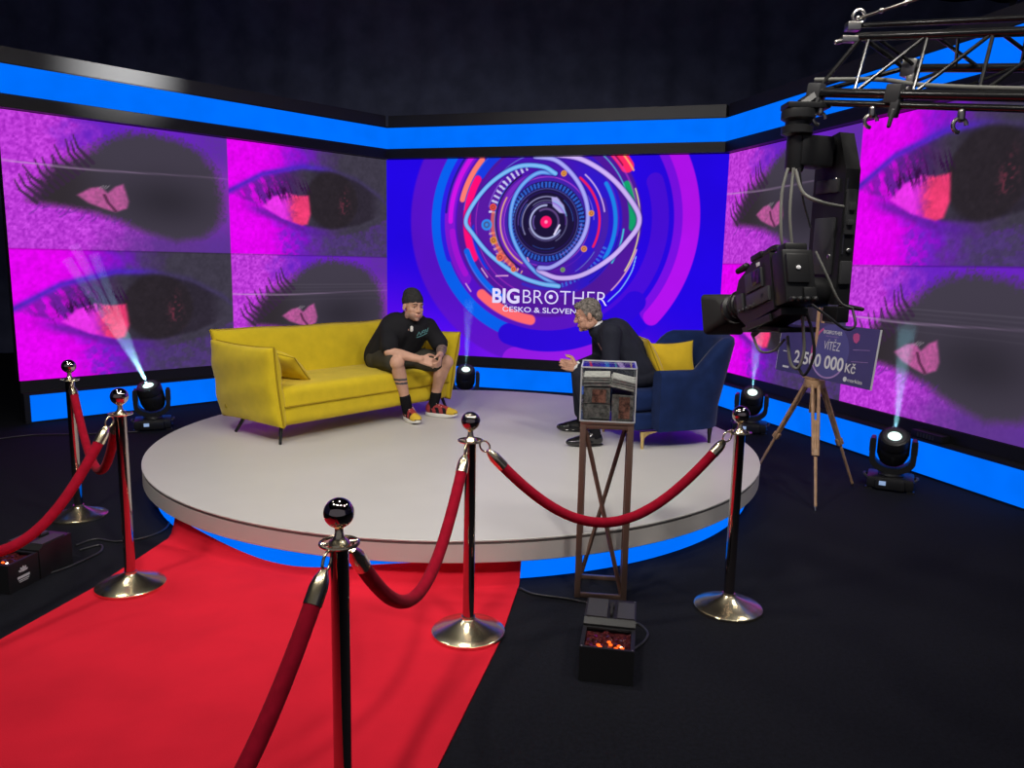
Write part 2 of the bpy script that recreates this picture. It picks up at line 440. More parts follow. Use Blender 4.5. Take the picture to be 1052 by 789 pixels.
def tile_bright(a, b):
    """close view of an open eye: magenta skin, iris dark"""
    A = a * 1.75
    n1 = fbm(A * 14, b * 14); n2 = fbm(A * 40, b * 40, 3)
    w1 = fbm((A * .8 - b * .6) * 30, (A * .6 + b * .8) * 9, 3)        # skin wrinkles
    crease = np.interp(a, [0, .19, .43, .60, .78, .95, 1], [.45, .27, .165, .165, .23, .38, .46])
    low = np.interp(a, [0, .08, .2, .32, .45, .6, .8, 1], [.50, .53, .585, .66, .74, .76, .70, .56])
    col = np.zeros(a.shape + (3,)) + np.array(MAG, float)
    sh = a + 0.16 * (n1 - .5) + 0.10 * b * (b < .3)
    col = mixc(col, (176, 14, 214), 0.75 * sst(.20, .34, sh) * (0.4 + 1.1 * w1))
    col = mixc(col, PUR, sst(.28, .46, sh)); col = mixc(col, (80, 52, 120), sst(.40, .58, sh)); col = mixc(col, GRY, sst(.5, .72, sh))
    lid = (b > crease) & (b < low)
    lidc = np.zeros_like(col) + np.array((206, 14, 220), float)
    lidc = mixc(lidc, (112, 30, 160), 1.2 * sst(.35, .6, w1)); lidc = mixc(lidc, (60, 36, 90), sst(.16, .34, a + .2 * (n2 - .5)) * .85)
    lidc = mixc(lidc, GRY, sst(.30, .48, a)); lidc = mixc(lidc, BLK, sst(.42, .56, a) * (1 - sst(.86, .97, a)))
    ls = sst(0, .03, b - crease) * sst(0, .04, low - b) * np.clip(.35 + a * 4, 0, 1)
    col = col * (1 - ls[..., None]) + lidc * ls[..., None]
    col = mixc(col, BLU, 0.9 * np.exp(-((b - crease) / .028) ** 2) * (1 - .85 * sst(.42, .7, a)))
    col = mixc(col, (84, 34, 150), 0.75 * np.exp(-((b - low - .03) / .045) ** 2) * sst(.04, .2, a) * (1 - sst(.5, .7, a)))
    und = sst(.0, .06, b - low - .03)
    tex = sst(.42, .62, fbm(A * 22, b * 26, 3))
    col = mixc(col, (110, 36, 190), und * tex * sst(.22, .36, a) * .9)
    col = mixc(col, (74, 56, 110), und * sst(.40, .62, a + .15 * (n1 - .5)) * (.55 + .4 * tex))
    iris = sst(1.08, .92, np.hypot((a - .62) / .17, (b - .46) / .27)); col = mixc(col, (42, 36, 42), iris * .9)
    glint = np.exp(-((a - .70) / .03) ** 2 - ((b - .5) / .12) ** 2) * sst(.5, .75, n2); col = mixc(col, (130, 50, 70), glint * .8)
    scl = poly_soft(a, b, [(.185, .56), (.25, .465), (.33, .42), (.40, .44), (.465, .43), (.475, .60), (.455, .70), (.42, .715), (.30, .66)], .012)
    col = mixc(col, (232, 52, 232), scl * sst(.42, .30, a))
    col = mixc(col, (240, 62, 118), scl * sst(.31, .40, a + .06 * (n2 - .5)))
    lash = sst(.55, .7, fbm((A - b * .4) * 60, (A * .3 + b) * 9, 2)) * np.exp(-((b - (crease + .20)) / .07) ** 2) * sst(.10, .2, a) * (1 - sst(.46, .5, a))
    col = mixc(col, (52, 16, 66), lash)
    col = col * (0.90 + 0.2 * n2[..., None]) * (0.94 + .12 * n1[..., None])
    return col

def lashes(seed, n):
    r = random.Random(seed); out = []
    for i in range(n):
        t = i / (n - 1)
        x0 = .11 + t * .24; y0 = .62 - t * .33
        L = .15 + .07 * r.random(); an = math.radians(116 + 22 * (1 - t) + r.uniform(-9, 9))
        x1 = x0 + L * .62 * math.cos(an); y1 = y0 - L * math.sin(an)
        out.append([(x0 + .01, y0 + .03), ((x0 + x1) / 2 - .016, (y0 + y1) / 2 + .010), (x1, y1)])
    return out
LASH = lashes(4, 12)

def tile_dull(a, b):
    """close view of an eye: lashes against pink skin, large dark lid"""
    A = a * 1.75
    n1 = fbm(A * 10, b * 10); n2 = fbm(A * 55, b * 55, 3)
    col = np.zeros(a.shape + (3,)) + np.array((186, 58, 214), float)
    col = col + (n2[..., None] - .5) * np.array((90, 70, 80))
    up = sst(.18, .42, a + .25 * (n1 - .5)) * sst(.40, .12, b)
    col = mixc(col, (96, 34, 190), up * .9)
    dn = sst(.60, .95, b) * sst(.25, .65, a + .2 * (n1 - .5)); col = mixc(col, (84, 52, 132), dn * .9)
    col = mixc(col, (92, 50, 150), sst(.72, .95, a) * (.55 + .6 * (n2 - .3)))
    blob = poly_soft(a + .02 * (n1 - .5), b + .05 * (n2 - .5), [(.10, .64), (.14, .50), (.20, .38), (.33, .26), (.40, .16), (.50, .07), (.62, .045), (.75, .07), (.86, .15), (.93, .30), (.965, .55), (.95, .72), (.86, .86), (.72, .90), (.57, .83), (.46, .75), (.36, .70), (.25, .67)], .045)
    hf = np.clip(blob + sst(.45, .7, n2) * .3 * (blob > .05), 0, 1)
    shade = mixc(np.zeros_like(col) + np.array((66, 60, 74), float), (50, 44, 50), sst(.5, .2, a) * sst(.2, .5, b))
    shade = mixc(shade, (48, 44, 54), np.exp(-((a - .68) / .22) ** 2 - ((b - .58) / .2) ** 2))
    col = col * (1 - hf[..., None]) + shade * hf[..., None]
    for l in LASH:
        d = seg_dist(A, b, [(x * 1.75, y) for x, y in l]); tip = l[-1]
        th = .003 + .011 * np.clip(np.hypot(A - tip[0] * 1.75, b - tip[1]) / .2, 0, 1)
        col = mixc(col, (58, 40, 66), sst(th + .006, th - .003, d) * .92)
    rr = random.Random(8)
    for i in range(13):   # lower lashes, short, fine and uneven
        x0 = .14 + i * .03 + rr.uniform(-.012, .012); y0 = .655 + .10 * (i / 13) ** 1.3; ll = rr.uniform(.03, .085); lean = rr.uniform(-.05, .0)
        d = seg_dist(A, b, [(x0 * 1.75, y0), ((x0 + lean * .4) * 1.75, y0 + ll * .6), ((x0 + lean) * 1.75, y0 + ll)])
        col = mixc(col, (92, 44, 140), sst(.009, .001, d) * .55)
    scl = poly_soft(a, b, [(.285, .575), (.34, .515), (.385, .50), (.415, .545), (.45, .49), (.485, .465), (.505, .60), (.495, .655), (.445, .69), (.40, .67), (.33, .63)], .010)
    col = mixc(col, (196, 92, 160), scl * (.75 + .5 * (n2 - .3)))
    col = mixc(col, (70, 34, 60), sst(.012, .003, seg_dist(a, b, [(.40, .56), (.415, .62), (.445, .68)])) * .8)
    for k in range(3):
        col = mixc(col, (150, 140, 150), sst(.006, .001, seg_dist(A, b, [(.66 + .022 * k, .515), (.70 + .022 * k, .485)])) * .7)
    col = mixc(col, (196, 160, 205), np.exp(-((b - .36 - .012 * np.sin(a * 5)) / .006) ** 2) * (.75 - .55 * sst(.1, .8, a)))
    return col

def to_lin(c):
    c = np.clip(c, 0, 255) / 255; return np.where(c <= .04045, c / 12.92, ((c + .055) / 1.055) ** 2.4)

def eye_wall(s, z, L):
    """four tiles: dull, bright / bright, dull"""
    h = (z - Z0) / (Z1 - Z0); t = s / L
    ai = np.clip(t * 2, 0, 1.9999); bi = np.clip((1 - h) * 2, 0, 1.9999)
    ci = ai.astype(int); ri = bi.astype(int); a = ai - ci; b = bi - ri
    col = np.where((ci == ri)[..., None], tile_dull(a, b), tile_bright(a, b))
    col = col * (1 - .22 * np.exp(-(np.minimum(b, 1 - b) / .006) ** 2) * (bi > .5) * (bi < 1.5))[..., None]
    # faint scan lines where the sending signal tears
    for y, k in ((1.28, .10), (1.31, .08), (1.34, .09), (1.38, .08), (1.42, .07)):
        col = col + (120 * k * np.exp(-((bi - y) / .004) ** 2) * sst(.9, 1.2, ai))[..., None]
    return to_lin(col)

def arc(col, r, th, r0, r1, t0, t1, c, cap=True, al=1.0, w=.008):
    """round-ended arc band, angles in degrees"""
    rm, hw = (r0 + r1) / 2, (r1 - r0) / 2
    tm = math.radians((t0 + t1) / 2); half = math.radians((t1 - t0) / 2)
    dt = (th - tm + PI) % (2 * PI) - PI
    over = np.maximum(np.abs(dt) - half, 0) * rm
    d = np.hypot(r - rm, over) if cap else np.maximum(np.abs(r - rm), over + hw - .0 * hw - hw * (over == 0))
    return mixc(col, c, sst(hw + w, hw - w, d) * al)

def crom(P, closed=False, k=8):
    P = np.array(P, float); n = len(P); out = []
    Q = [2 * P[0] - P[1]] + list(P) + [2 * P[-1] - P[-2]]
    for i in range(n - 1):
        a, b_, c, d = Q[i:i + 4]
        for j in range(k):
            t = j / k
            out.append(tuple(.5 * (2 * b_ + (c - a) * t + (2 * a - 5 * b_ + 4 * c - d) * t * t + (3 * b_ - a - 3 * c + d) * t ** 3)))
    out.append(tuple(P[-1])); return out

def eye_logo(s, z, L):
    x = s - 2.155; y = z - 2.127; r = np.hypot(x, y); th = np.arctan2(y, x)
    n = fbm(s * 1.3, z * 1.3)
    col = np.zeros(s.shape + (3,)) + np.array((34, 6, 226), float)
    col = mixc(col, (92, 12, 232), sst(-.7, -2.1, x) * sst(1.9, .6, z) * .95)
    col = mixc(col, (128, 22, 236), np.exp(-((x + .5) / 1.0) ** 2 - ((z - .45) / .5) ** 2) * .9)
    col = mixc(col, (118, 18, 214), np.exp(-((x - .9) / .8) ** 2 - ((z - .55) / .4) ** 2) * .5)
    # wide rings behind
    col = mixc(col, (94, 20, 196), sst(1.83, 1.79, r) * .85 * sst(1.0, .1, x))
    col = mixc(col, (40, 8, 222), sst(1.83, 1.79, r) * sst(.2, .9, x) * .8)
    col = arc(col, r, th, 1.56, 1.86, -38, 60, (118, 16, 226))
    col = arc(col, r, th, 1.66, 1.86, -40, 35, (176, 18, 236))
    col = arc(col, r, th, 1.30, 1.50, -62, 20, (70, 14, 214))
    col = arc(col, r, th, 1.36, 1.52, 148, 262, (10, 96, 238)); col = arc(col, r, th, 1.30, 1.40, 140, 200, (46, 30, 226))
    col = arc(col, r, th, 1.20, 1.34, 125, 215, (126, 24, 206)); col = arc(col, r, th, 1.23, 1.29, 138, 180, (206, 20, 226)); col = arc(col, r, th, 1.20, 1.28, 186, 212, (164, 20, 214))
    col = arc(col, r, th, 1.31, 1.34, 140, 175, (30, 26, 150))
    col = arc(col, r, th, 1.18, 1.34, 236, 300, (88, 22, 190)); col = arc(col, r, th, 1.35, 1.62, 252, 320, (44, 10, 214))
    col = arc(col, r, th, 1.62, 1.95, 258, 300, (146, 26, 226))
    col = mixc(col, (80, 24, 150), sst(1.20, 1.16, r) * .95)
    col = arc(col, r, th, 1.10, 1.17, 138, 166, (255, 122, 112)); col = arc(col, r, th, 1.08, 1.22, 112, 122, (226, 84, 60))
    col = arc(col, r, th, .98, 1.10, 126, 146, (24, 60, 226)); col = arc(col, r, th, .99, 1.09, 150, 206, (255, 14, 120), w=.012)
    col = arc(col, r, th, .84, .98, 186, 216, (20, 56, 226)); col = arc(col, r, th, 1.06, 1.14, 200, 240, (16, 100, 236))
    col = arc(col, r, th, 1.17, 1.30, 228, 262, (255, 106, 112), w=.012)
    col = arc(col, r, th, 1.10, 1.26, 34, 50, (255, 40, 100)); col = arc(col, r, th, 1.21, 1.23, 30, 52, (250, 170, 110)); col = arc(col, r, th, 1.13, 1.15, 36, 52, (120, 10, 60))
    col = arc(col, r, th, 1.03, 1.13, -3, 24, (18, 160, 106), w=.012); col = arc(col, r, th, 1.15, 1.165, -30, 20, (236, 226, 150)); col = arc(col, r, th, 1.17, 1.185, -44, -16, (250, 190, 200), al=.9)
    col = arc(col, r, th, 1.04, 1.05, 20, 60, (90, 220, 230)); col = arc(col, r, th, .96, .98, -30, -5, (70, 200, 220))
    # inner disc
    inn = sst(.96, .93, r); col = mixc(col, (86, 26, 160), inn); col = mixc(col, (30, 24, 214), inn * sst(.1, .6, x) * .75); col = mixc(col, (60, 20, 190), inn * sst(.3, .8, y) * .6)
    col = arc(col, r, th, .84, .89, -30, 32, (30, 130, 230)); col = arc(col, r, th, .70, .78, -50, 20, (70, 30, 170))
    col = arc(col, r, th, .655, .685, -26, 52, (236, 30, 96)); col = arc(col, r, th, .73, .745, 10, 50, (226, 190, 240)); col = arc(col, r, th, .56, .62, 100, 250, (120, 40, 190))
    tick = ((th * 34 / PI) % 1) < .38
    up_l = (th > math.radians(105)) | (th < -math.radians(178))
    ring = (r > .67) & (r < .755)
    col = mixc(col, (206, 206, 246), (ring & tick & (th > math.radians(108)) & (th < math.radians(172))).astype(float) * .95)
    bl = (th < -math.radians(115)) & (th > -math.radians(172)); col = mixc(col, (232, 170, 150), (ring & tick & bl).astype(float) * .9)
    col = arc(col, r, th, .66, .72, 172, 232, (236, 110, 84), al=.75); col = arc(col, r, th, .645, .66, 120, 240, (30, 20, 60)); col = arc(col, r, th, .80, .84, 250, 290, (60, 40, 190))
    tick2 = ((th * 46 / PI) % 1) < .45
    col = mixc(col, (64, 110, 226), ((r > .78) & (r < .83) & tick2 & (th < -math.radians(20)) & (th > -math.radians(75))).astype(float) * .9)
    col = arc(col, r, th, .585, .60, 150, 240, (240, 190, 120))
    # iris
    col = mixc(col, (66, 34, 170), sst(.56, .55, r)); col = mixc(col, (30, 26, 96), sst(.50, .49, r))
    t3 = ((th * 30 / PI) % 1) < .55; col = mixc(col, (48, 104, 214), ((r > .42) & (r < .485) & t3).astype(float) * .85)
    col = mixc(col, (44, 26, 110), sst(.415, .405, r))
    for rr, ww, cc, aa in ((.545, .006, (190, 70, 220), .9), (.40, .007, (120, 130, 230), .9), (.385, .018, (30, 22, 60), 1)): col = mixc(col, cc, np.exp(-((r - rr) / ww) ** 2) * aa)
    col = mixc(col, (28, 20, 56), sst(.365, .355, r)); col = arc(col, r, th, .30, .315, 60, 210, (150, 150, 190)); col = arc(col, r, th, .255, .27, -60, 130, (92, 90, 130))
    col = arc(col, r, th, .19, .215, 90, 330, (170, 176, 220)); col = arc(col, r, th, .145, .17, -40, 120, (96, 70, 130)); col = arc(col, r, th, .225, .235, 200, 320, (130, 120, 170))
    col = mixc(col, (255, 24, 108), sst(.080, .066, r)); col = mixc(col, (255, 150, 190), sst(.030, .012, r))
    col = mixc(col, (176, 168, 232), poly_soft(x, y, [(.06, .30), (.13, .30), (.22, .20), (.25, .10), (.17, .11), (.08, .19)], .008))
    col = mixc(col, (226, 220, 250), sst(.016, .008, seg_dist(x, y, [(.11, -.15), (.17, -.04)])))
    rg = random.Random(12)
    for k_ in range(34):   # many fine concentric lines
        r_ = rg.uniform(.42, 1.14) if k_ % 3 else rg.uniform(.10, .36); t_ = rg.uniform(0, 360); l_ = rg.uniform(25, 110)
        col = arc(col, r, th, r_, r_ + rg.choice((.006, .008, .012)), t_, t_ + l_, rg.choice(((150, 120, 230), (60, 110, 230), (206, 60, 200), (30, 20, 90), (110, 40, 190), (120, 190, 240))), al=.75)
    # two interlocking strokes that make the lids
    k = .00302; T = lambda P: [((u - 421) * k, (305 - v) * k) for u, v in P]
    lefts = crom(T([(455, 112), (400, 84), (300, 82), (200, 132), (120, 212), (72, 300), (104, 356), (182, 442), (300, 522), (400, 556), (482, 566)]))
    lin = crom(T([(455, 112), (380, 110), (312, 162), (274, 240), (272, 340), (312, 430), (384, 512), (482, 566)]))
    rout = crom(T([(398, 492), (400, 505), (480, 532), (580, 517), (690, 450), (765, 370), (802, 305), (778, 238), (684, 132), (560, 58), (440, 36)]))
    rin = crom(T([(398, 492), (450, 488), (522, 440), (574, 372), (595, 290), (578, 200), (528, 120), (455, 60), (368, 44)]))
    for pts, c, hw in ((lin, (84, 152, 236), .024), (lefts, (98, 176, 240), .026), (rout, (196, 164, 240), .028), (rin, (150, 150, 240), .026)):
        d = seg_dist(x, y, pts)
        col = mixc(col, (40, 20, 120), sst(hw + .028, hw, d) * .5); col = mixc(col, c, sst(hw + .006, hw - .006, d))
        col = mixc(col, (230, 222, 255), np.exp(-((d) / (.35 * hw)) ** 2) * .35)
    # small round badges
    for u, v, rr, c in ((490, 112, .036, (240, 160, 60)), (608, 270, .036, (236, 150, 70)), (583, 412, .038, (238, 150, 80)), (192, 246, .045, (236, 80, 70)), (165, 318, .07, (50, 140, 236)), (196, 382, .045, (220, 140, 50)), (226, 452, .05, (240, 100, 80)), (497, 498, .03, (120, 170, 110)), (286, 500, .035, (240, 120, 70))):
        bx, by = (u - 421) * k, (305 - v) * k; d = np.hypot(x - bx, y - by)
        col = mixc(col, c, sst(rr + .006, rr - .006, d)); col = mixc(col, (90, 40, 60), np.exp(-((d - rr * .45) / (rr * .16)) ** 2) * .6)
    for P in ([(145, 500), (172, 536)], [(210, 530), (262, 528)], [(345, 452), (352, 466)], [(75, 566), (98, 598)]):
        col = mixc(col, (230, 170, 220), sst(.012, .005, seg_dist(x, y, T(P))) * .9)
    col = mixc(col, (140, 200, 246), sst(.009, .004, seg_dist(x, y, crom(T([(690, 622), (740, 570), (780, 500), (795, 440)])))) * .9)
    col = mixc(col, (96, 14, 236), sst(.25, .0, L - s) * .0)
    return to_lin(col * (0.95 + .1 * n[..., None]))

Z0, Z1 = 0.401, 2.906
WALLS = {  # start (viewer's left end), direction, length, mitre tangents left/right
    'left': ((-4.721, 7.191), (0.7050, 0.7092), 4.294, 0.0, 0.585),
    'back': ((-1.693, 10.236), (0.9634, -0.2681), 4.306, 0.585, 0.552),
    'right': ((2.455, 9.081), (0.2871, -0.9579), 4.290, 0.552, 0.0),
}
def picture_grid(name, L, step, fn, parent):
    nx = int(L / step); nz = int((Z1 - Z0) / step)
    s, z = np.meshgrid(np.linspace(0, L, nx + 1), np.linspace(Z0, Z1, nz + 1))
    co = np.stack([s, np.full_like(s, -0.004), z], -1).reshape(-1, 3)
    i = np.arange(nz)[:, None] * (nx + 1) + np.arange(nx)[None, :]
    fa = np.stack([i, i + 1, i + nx + 2, i + nx + 1], -1).reshape(-1, 4)
    # a rim of side faces gives the module its depth: front sheet joined to a back sheet by its border
    me = bpy.data.meshes.new(name); me.vertices.add(len(co)); me.vertices.foreach_set('co', co.ravel())
    me.loops.add(fa.size); me.loops.foreach_set('vertex_index', fa.ravel().astype(np.int32))
    me.polygons.add(len(fa)); me.polygons.foreach_set('loop_start', (np.arange(len(fa)) * 4).astype(np.int32)); me.polygons.foreach_set('loop_total', np.full(len(fa), 4, np.int32))
    me.update(calc_edges=True); me.validate()
    at = me.color_attributes.new('picture', 'FLOAT_COLOR', 'POINT')
    c = fn(s, z, L); c = np.concatenate([c, np.ones(c.shape[:2] + (1,))], -1)
    at.data.foreach_set('color', c.astype(np.float32).ravel())
    me.materials.append(M['picture'])
    o = bpy.data.objects.new(name, me); C.objects.link(o); o.parent = parent
    return o

def strip(b, L, d, t0, t1, z0, z1, y1=0.0, e0=0.0, e1=0.0):
    b.prism([(d * t0 + e0, -d), (L - d * t1 - e1, -d), (L - e1, y1), (e0, y1)], z0, z1)

INFO = {
    'left': ('wide LED video wall of four pink eye close-ups on the left side', 'black ledge with a blue glowing front under the left eye screens', 'black header with a blue glowing band above the left eye screens'),
    'back': ('LED video wall showing a colourful round eye emblem at the centre back', 'black ledge with a blue glowing front under the emblem screen at the back', 'black header with a blue glowing band above the emblem screen at the back'),
    'right': ('wide LED video wall of four pink eye close-ups on the right, behind the crane', 'black ledge with a blue glowing front under the right eye screens', 'black header with a blue glowing band above the right eye screens, behind the crane'),
}
SCREENS = {}
for key, (p0, d0, L, t0, t1) in WALLS.items():
    rz = math.atan2(d0[1], d0[0]); loc = (*p0, 0)
    root = thing('led_video_wall', INFO[key][0], 'video wall', loc, rz); SCREENS[key] = root
    b = MB(); b.box((L / 2, 0.06, (Z0 + Z1) / 2), (L, 0.12, Z1 - Z0)); b.build('cabinet_back', M['black'], root, smooth=False)
    picture_grid('screen', L, 0.0085 if key == 'back' else 0.012, eye_logo if key == 'back' else eye_wall, root)
    pl = thing('screen_ledge', INFO[key][1], 'ledge', loc, rz)
    b = MB(); strip(b, L, 0.12, t0, t1, 0.0, 0.29); strip(b, L, 0.02, t0, t1, 0.29, Z0 - 0.004); b.build('ledge_body', M['black'], pl, smooth=False)
    b = MB(); strip(b, L, 0.132, t0, t1, 0.018, 0.272, -0.12, 0.05 if key == 'left' else 0.0, 0.05 if key == 'right' else 0.0); b.build('glowing_strip', M['blue'], pl, smooth=False)
    hd = thing('screen_header', INFO[key][2], 'header', loc, rz)
    ext = 0.9
    b = MB(); strip(b, L, 0.10, t0, t1, Z1 + 0.004, 3.30, 0.12, -ext if key == 'left' else 0, -ext if key == 'right' else 0); b.build('header_body', M['black'], hd, smooth=False)
    b = MB(); strip(b, L, 0.112, t0, t1, 3.030, 3.285, -0.10, -ext if key == 'left' else 0, -ext if key == 'right' else 0); b.build('glowing_strip', M['blue'], hd, smooth=False)
    b = MB(); strip(b, L, 0.085, t0, t1, 3.302, 3.44, 0.12, -ext if key == 'left' else 0.02, -ext if key == 'right' else 0.02); b.build('top_trim', M['gloss'], hd, smooth=False)

def fit_text(name, body, x0, x1, base, cap_h, m, parent, y=-0.010, off=0.0, ry=True):
    """lettering stretched to run from x0 to x1 with the given capital height, upright in the parent's xz plane"""
    cu = bpy.data.curves.new('t', 'FONT'); cu.body = body; cu.size = 1; cu.offset = off
    t = bpy.data.objects.new('t', cu); C.objects.link(t); bpy.context.view_layer.update()
    dg = bpy.context.evaluated_depsgraph_get(); me = bpy.data.meshes.new_from_object(t.evaluated_get(dg))
    xs = [v.co.x for v in me.vertices]; lo, hi = min(xs), max(xs)
    bpy.data.objects.remove(t); bpy.data.curves.remove(cu)
    sx = (x1 - x0) / (hi - lo); sy = cap_h / 0.73
    for v in me.vertices:
        v.co = V((x0 + (v.co.x - lo) * sx, y, base + v.co.y * sy))
    me.materials.clear(); me.materials.append(m); me.name = name
    o = bpy.data.objects.new(name, me); C.objects.link(o); o.parent = parent
    return o
S = SCREENS['back']
fit_text('big_lettering', 'BIG', 1.474, 1.835, 1.112, 0.185, M['led_text'], S, off=0.028)
fit_text('brother_lettering', 'BROTHER', 1.880, 2.955, 1.112, 0.185, M['led_text'], S, off=-0.012)
fit_text('country_lettering', 'ČESKO & SLOVENSKO', 1.615, 2.815, 1.000, 0.068, M['led_text'], S, off=0.006)
b = MB(); b.lathe([(0, -0.002), (0.026, -0.002), (0.026, 0.002), (0, 0.002)], (2.243, -0.010, 1.204), 20, Matrix.Rotation(PI / 2, 3, 'X')); b.build('lettering_dot', M['led_text'], S)

# ------------------------------------------------------------------ stage and carpet
PC = V((-0.404, 5.851, 0)); PR = 2.257; PH = 0.25
st = thing('round_stage', 'round white stage platform with a blue glowing base', 'stage', PC)
b = MB(); b.lathe([(0, 0.238), (PR - 0.004, 0.238), (PR, 0.241), (PR, 0.247), (PR - 0.004, PH), (0, PH)], seg=128); b.build('deck', M['deck'], st, angle=30)
b = MB(); b.lathe([(0, 0.128), (PR - 0.006, 0.128), (PR - 0.002, 0.132), (PR - 0.002, 0.226), (PR - 0.012, 0.226), (PR - 0.012, 0.2375), (0, 0.2375)], seg=128); b.mi = 1
b.lathe([(PR - 0.0125, 0.2262), (PR - 0.003, 0.2262), (PR - 0.003, 0.2373), (PR - 0.0125, 0.2373)], seg=128); b.build('skirt', [M['skirt'], M['groove']], st, angle=30)
b = MB(); b.lathe([(2.17, 0.004), (2.18, 0.006), (2.18, 0.122), (2.16, 0.1275), (2.0, 0.1275), (2.0, 0.004)], seg=128); b.build('glowing_base', M['blue'], st, angle=30)

b = MB()   # carpet runner, running under the stage lip, slightly rumpled at the stage end
def cl(y): return np.interp(y, [0.3, 2.97, 3.505, 4.365, 4.55], [-2.45, -2.13, -2.02, -1.945, -1.92])
def cr(y): return np.interp(y, [0.3, 2.226, 3.055, 3.945, 4.1], [-0.52, -0.213, -0.03, 0.10, 0.12])
nx, ny = 44, 150; g = []; g2 = []
for j in range(ny + 1):
    f = j / ny; row = []; r2 = []
    for i in range(nx + 1):
        t = i / nx
        # far edge follows the glowing base of the stage
        xx = -1.93 * (1 - t) + 0.11 * t
        far = PC.y - math.sqrt(max(2.20 ** 2 - (xx - PC.x) ** 2, 0.01)) + 0.0
        y = 0.3 + (far - 0.3) * f
        climb = (0.112 - 0.085 * math.exp(-((t - .40) / .24) ** 2)); near = (far - y) / 0.085
        x = cl(y) * (1 - t) + cr(y) * t
        z = 0.008 + 0.010 * max(0, math.sin((f - .86) * 40)) * (f > .86) * (0.3 + math.sin(t * 9) ** 2) * (1 if 0 < t < 1 else 0)
        z += 0.004 * math.exp(-((f - .55 - .25 * (t - .4)) / .012) ** 2) * (t < .6)
        lift = climb * max(0.0, 1 - near) ** 2 if f > .9 else 0.0
        row.append(b.bm.verts.new((x, y, z + lift))); r2.append(b.bm.verts.new((x, y, 0.0005 + max(0, lift - 0.004))))
    g.append(row); g2.append(r2)
for j in range(ny):
    for i in range(nx):
        b.bm.faces.new((g[j][i], g[j][i + 1], g[j + 1][i + 1], g[j + 1][i]))
        b.bm.faces.new((g2[j][i], g2[j + 1][i], g2[j + 1][i + 1], g2[j][i + 1]))
for j in range(ny):
    b.bm.faces.new((g[j][0], g[j + 1][0], g2[j + 1][0], g2[j][0])); b.bm.faces.new((g[j][nx], g2[j][nx], g2[j + 1][nx], g[j + 1][nx]))
for i in range(nx):
    b.bm.faces.new((g[0][i], g2[0][i], g2[0][i + 1], g[0][i + 1])); b.bm.faces.new((g[ny][i], g[ny][i + 1], g2[ny][i + 1], g2[ny][i]))
tag(b.build('carpet_runner', M['red'], angle=60), 'bright red carpet runner leading up to the white stage', 'carpet')

# ------------------------------------------------------------------ soft furniture
def pillow_shape(b, w, h, t, pinch=0.06, ex=0.45, n=18, fn=None, seam_r=0.0):
    """two-sided stuffed panel in the local xz plane, thickness along y; fn moves each point; returns the seam outline"""
    fn = fn or (lambda p: p)
    def pt(u, v, s):
        x = w / 2 * u * (1 - pinch * (1 - v * v)); z = h / 2 * v * (1 - pinch * (1 - u * u) * w / h)
        y = s * t / 2 * (max(0, 1 - u * u) * max(0, 1 - v * v)) ** ex
        return fn(V((x, y, z)))
    us = [math.sin(PI / 2 * (2 * i / n - 1)) for i in range(n + 1)]
    edge = {}; G = []
    for s in (1, -1):
        g = []
        for j, v in enumerate(us):
            row = []
            for i, u in enumerate(us):
                if i in (0, n) or j in (0, n):
                    if (i, j) not in edge: edge[(i, j)] = b.bm.verts.new(pt(u, v, 0))
                    row.append(edge[(i, j)])
                else: row.append(b.bm.verts.new(pt(u, v, s)))
            g.append(row)
        G.append(g); fs = []
        for j in range(n):
            for i in range(n):
                q = (g[j][i], g[j][i + 1], g[j + 1][i + 1], g[j + 1][i])
                fs.append(b.bm.faces.new(q if s > 0 else tuple(reversed(q))))
        b._mark(fs)
    loop = [(i, 0) for i in range(n)] + [(n, j) for j in range(n)] + [(i, n) for i in range(n, 0, -1)] + [(0, j) for j in range(n, 0, -1)]
    return [edge[k].co.copy() for k in loop]

def rbox(b, x0, x1, y0, y1, z0, z1, r, crown=0.0, n=14):
    """upholstered block with rounded edges and a slightly crowned top"""
    sx, sy, sz = x1 - x0, y1 - y0, z1 - z0
    before = len(b.bm.verts)
    q = bmesh.ops.create_cube(b.bm, size=1.0)
    bmesh.ops.subdivide_edges(b.bm, edges=list({e for v in q['verts'] for e in v.link_edges}), cuts=n, use_grid_fill=True)
    b.bm.verts.ensure_lookup_table(); seen = [b.bm.verts[i] for i in range(before, len(b.bm.verts))]
    for v in seen:
        u = V(((v.co.x) * sx, v.co.y * sy, v.co.z * sz))
        # denser near the edges
        def rem(c, s): 
            k = c / (s / 2); return math.copysign(abs(k) ** 0.6, k) * s / 2
        u = V((rem(u.x, sx), rem(u.y, sy), rem(u.z, sz)))
        core = V((max(-sx / 2 + r, min(sx / 2 - r, u.x)), max(-sy / 2 + r, min(sy / 2 - r, u.y)), max(-sz / 2 + r, min(sz / 2 - r, u.z))))
        d = u - core
        if d.length > 1e-7: u = core + d.normalized() * r
        cr = crown * (1 - (2 * u.x / sx) ** 2) * (1 - (2 * u.y / sy) ** 2)
        if u.z > 0: u.z += cr
        v.co = u + V(((x0 + x1) / 2, (y0 + y1) / 2, (z0 + z1) / 2))
    b._mark({f for v in seen for f in v.link_faces})

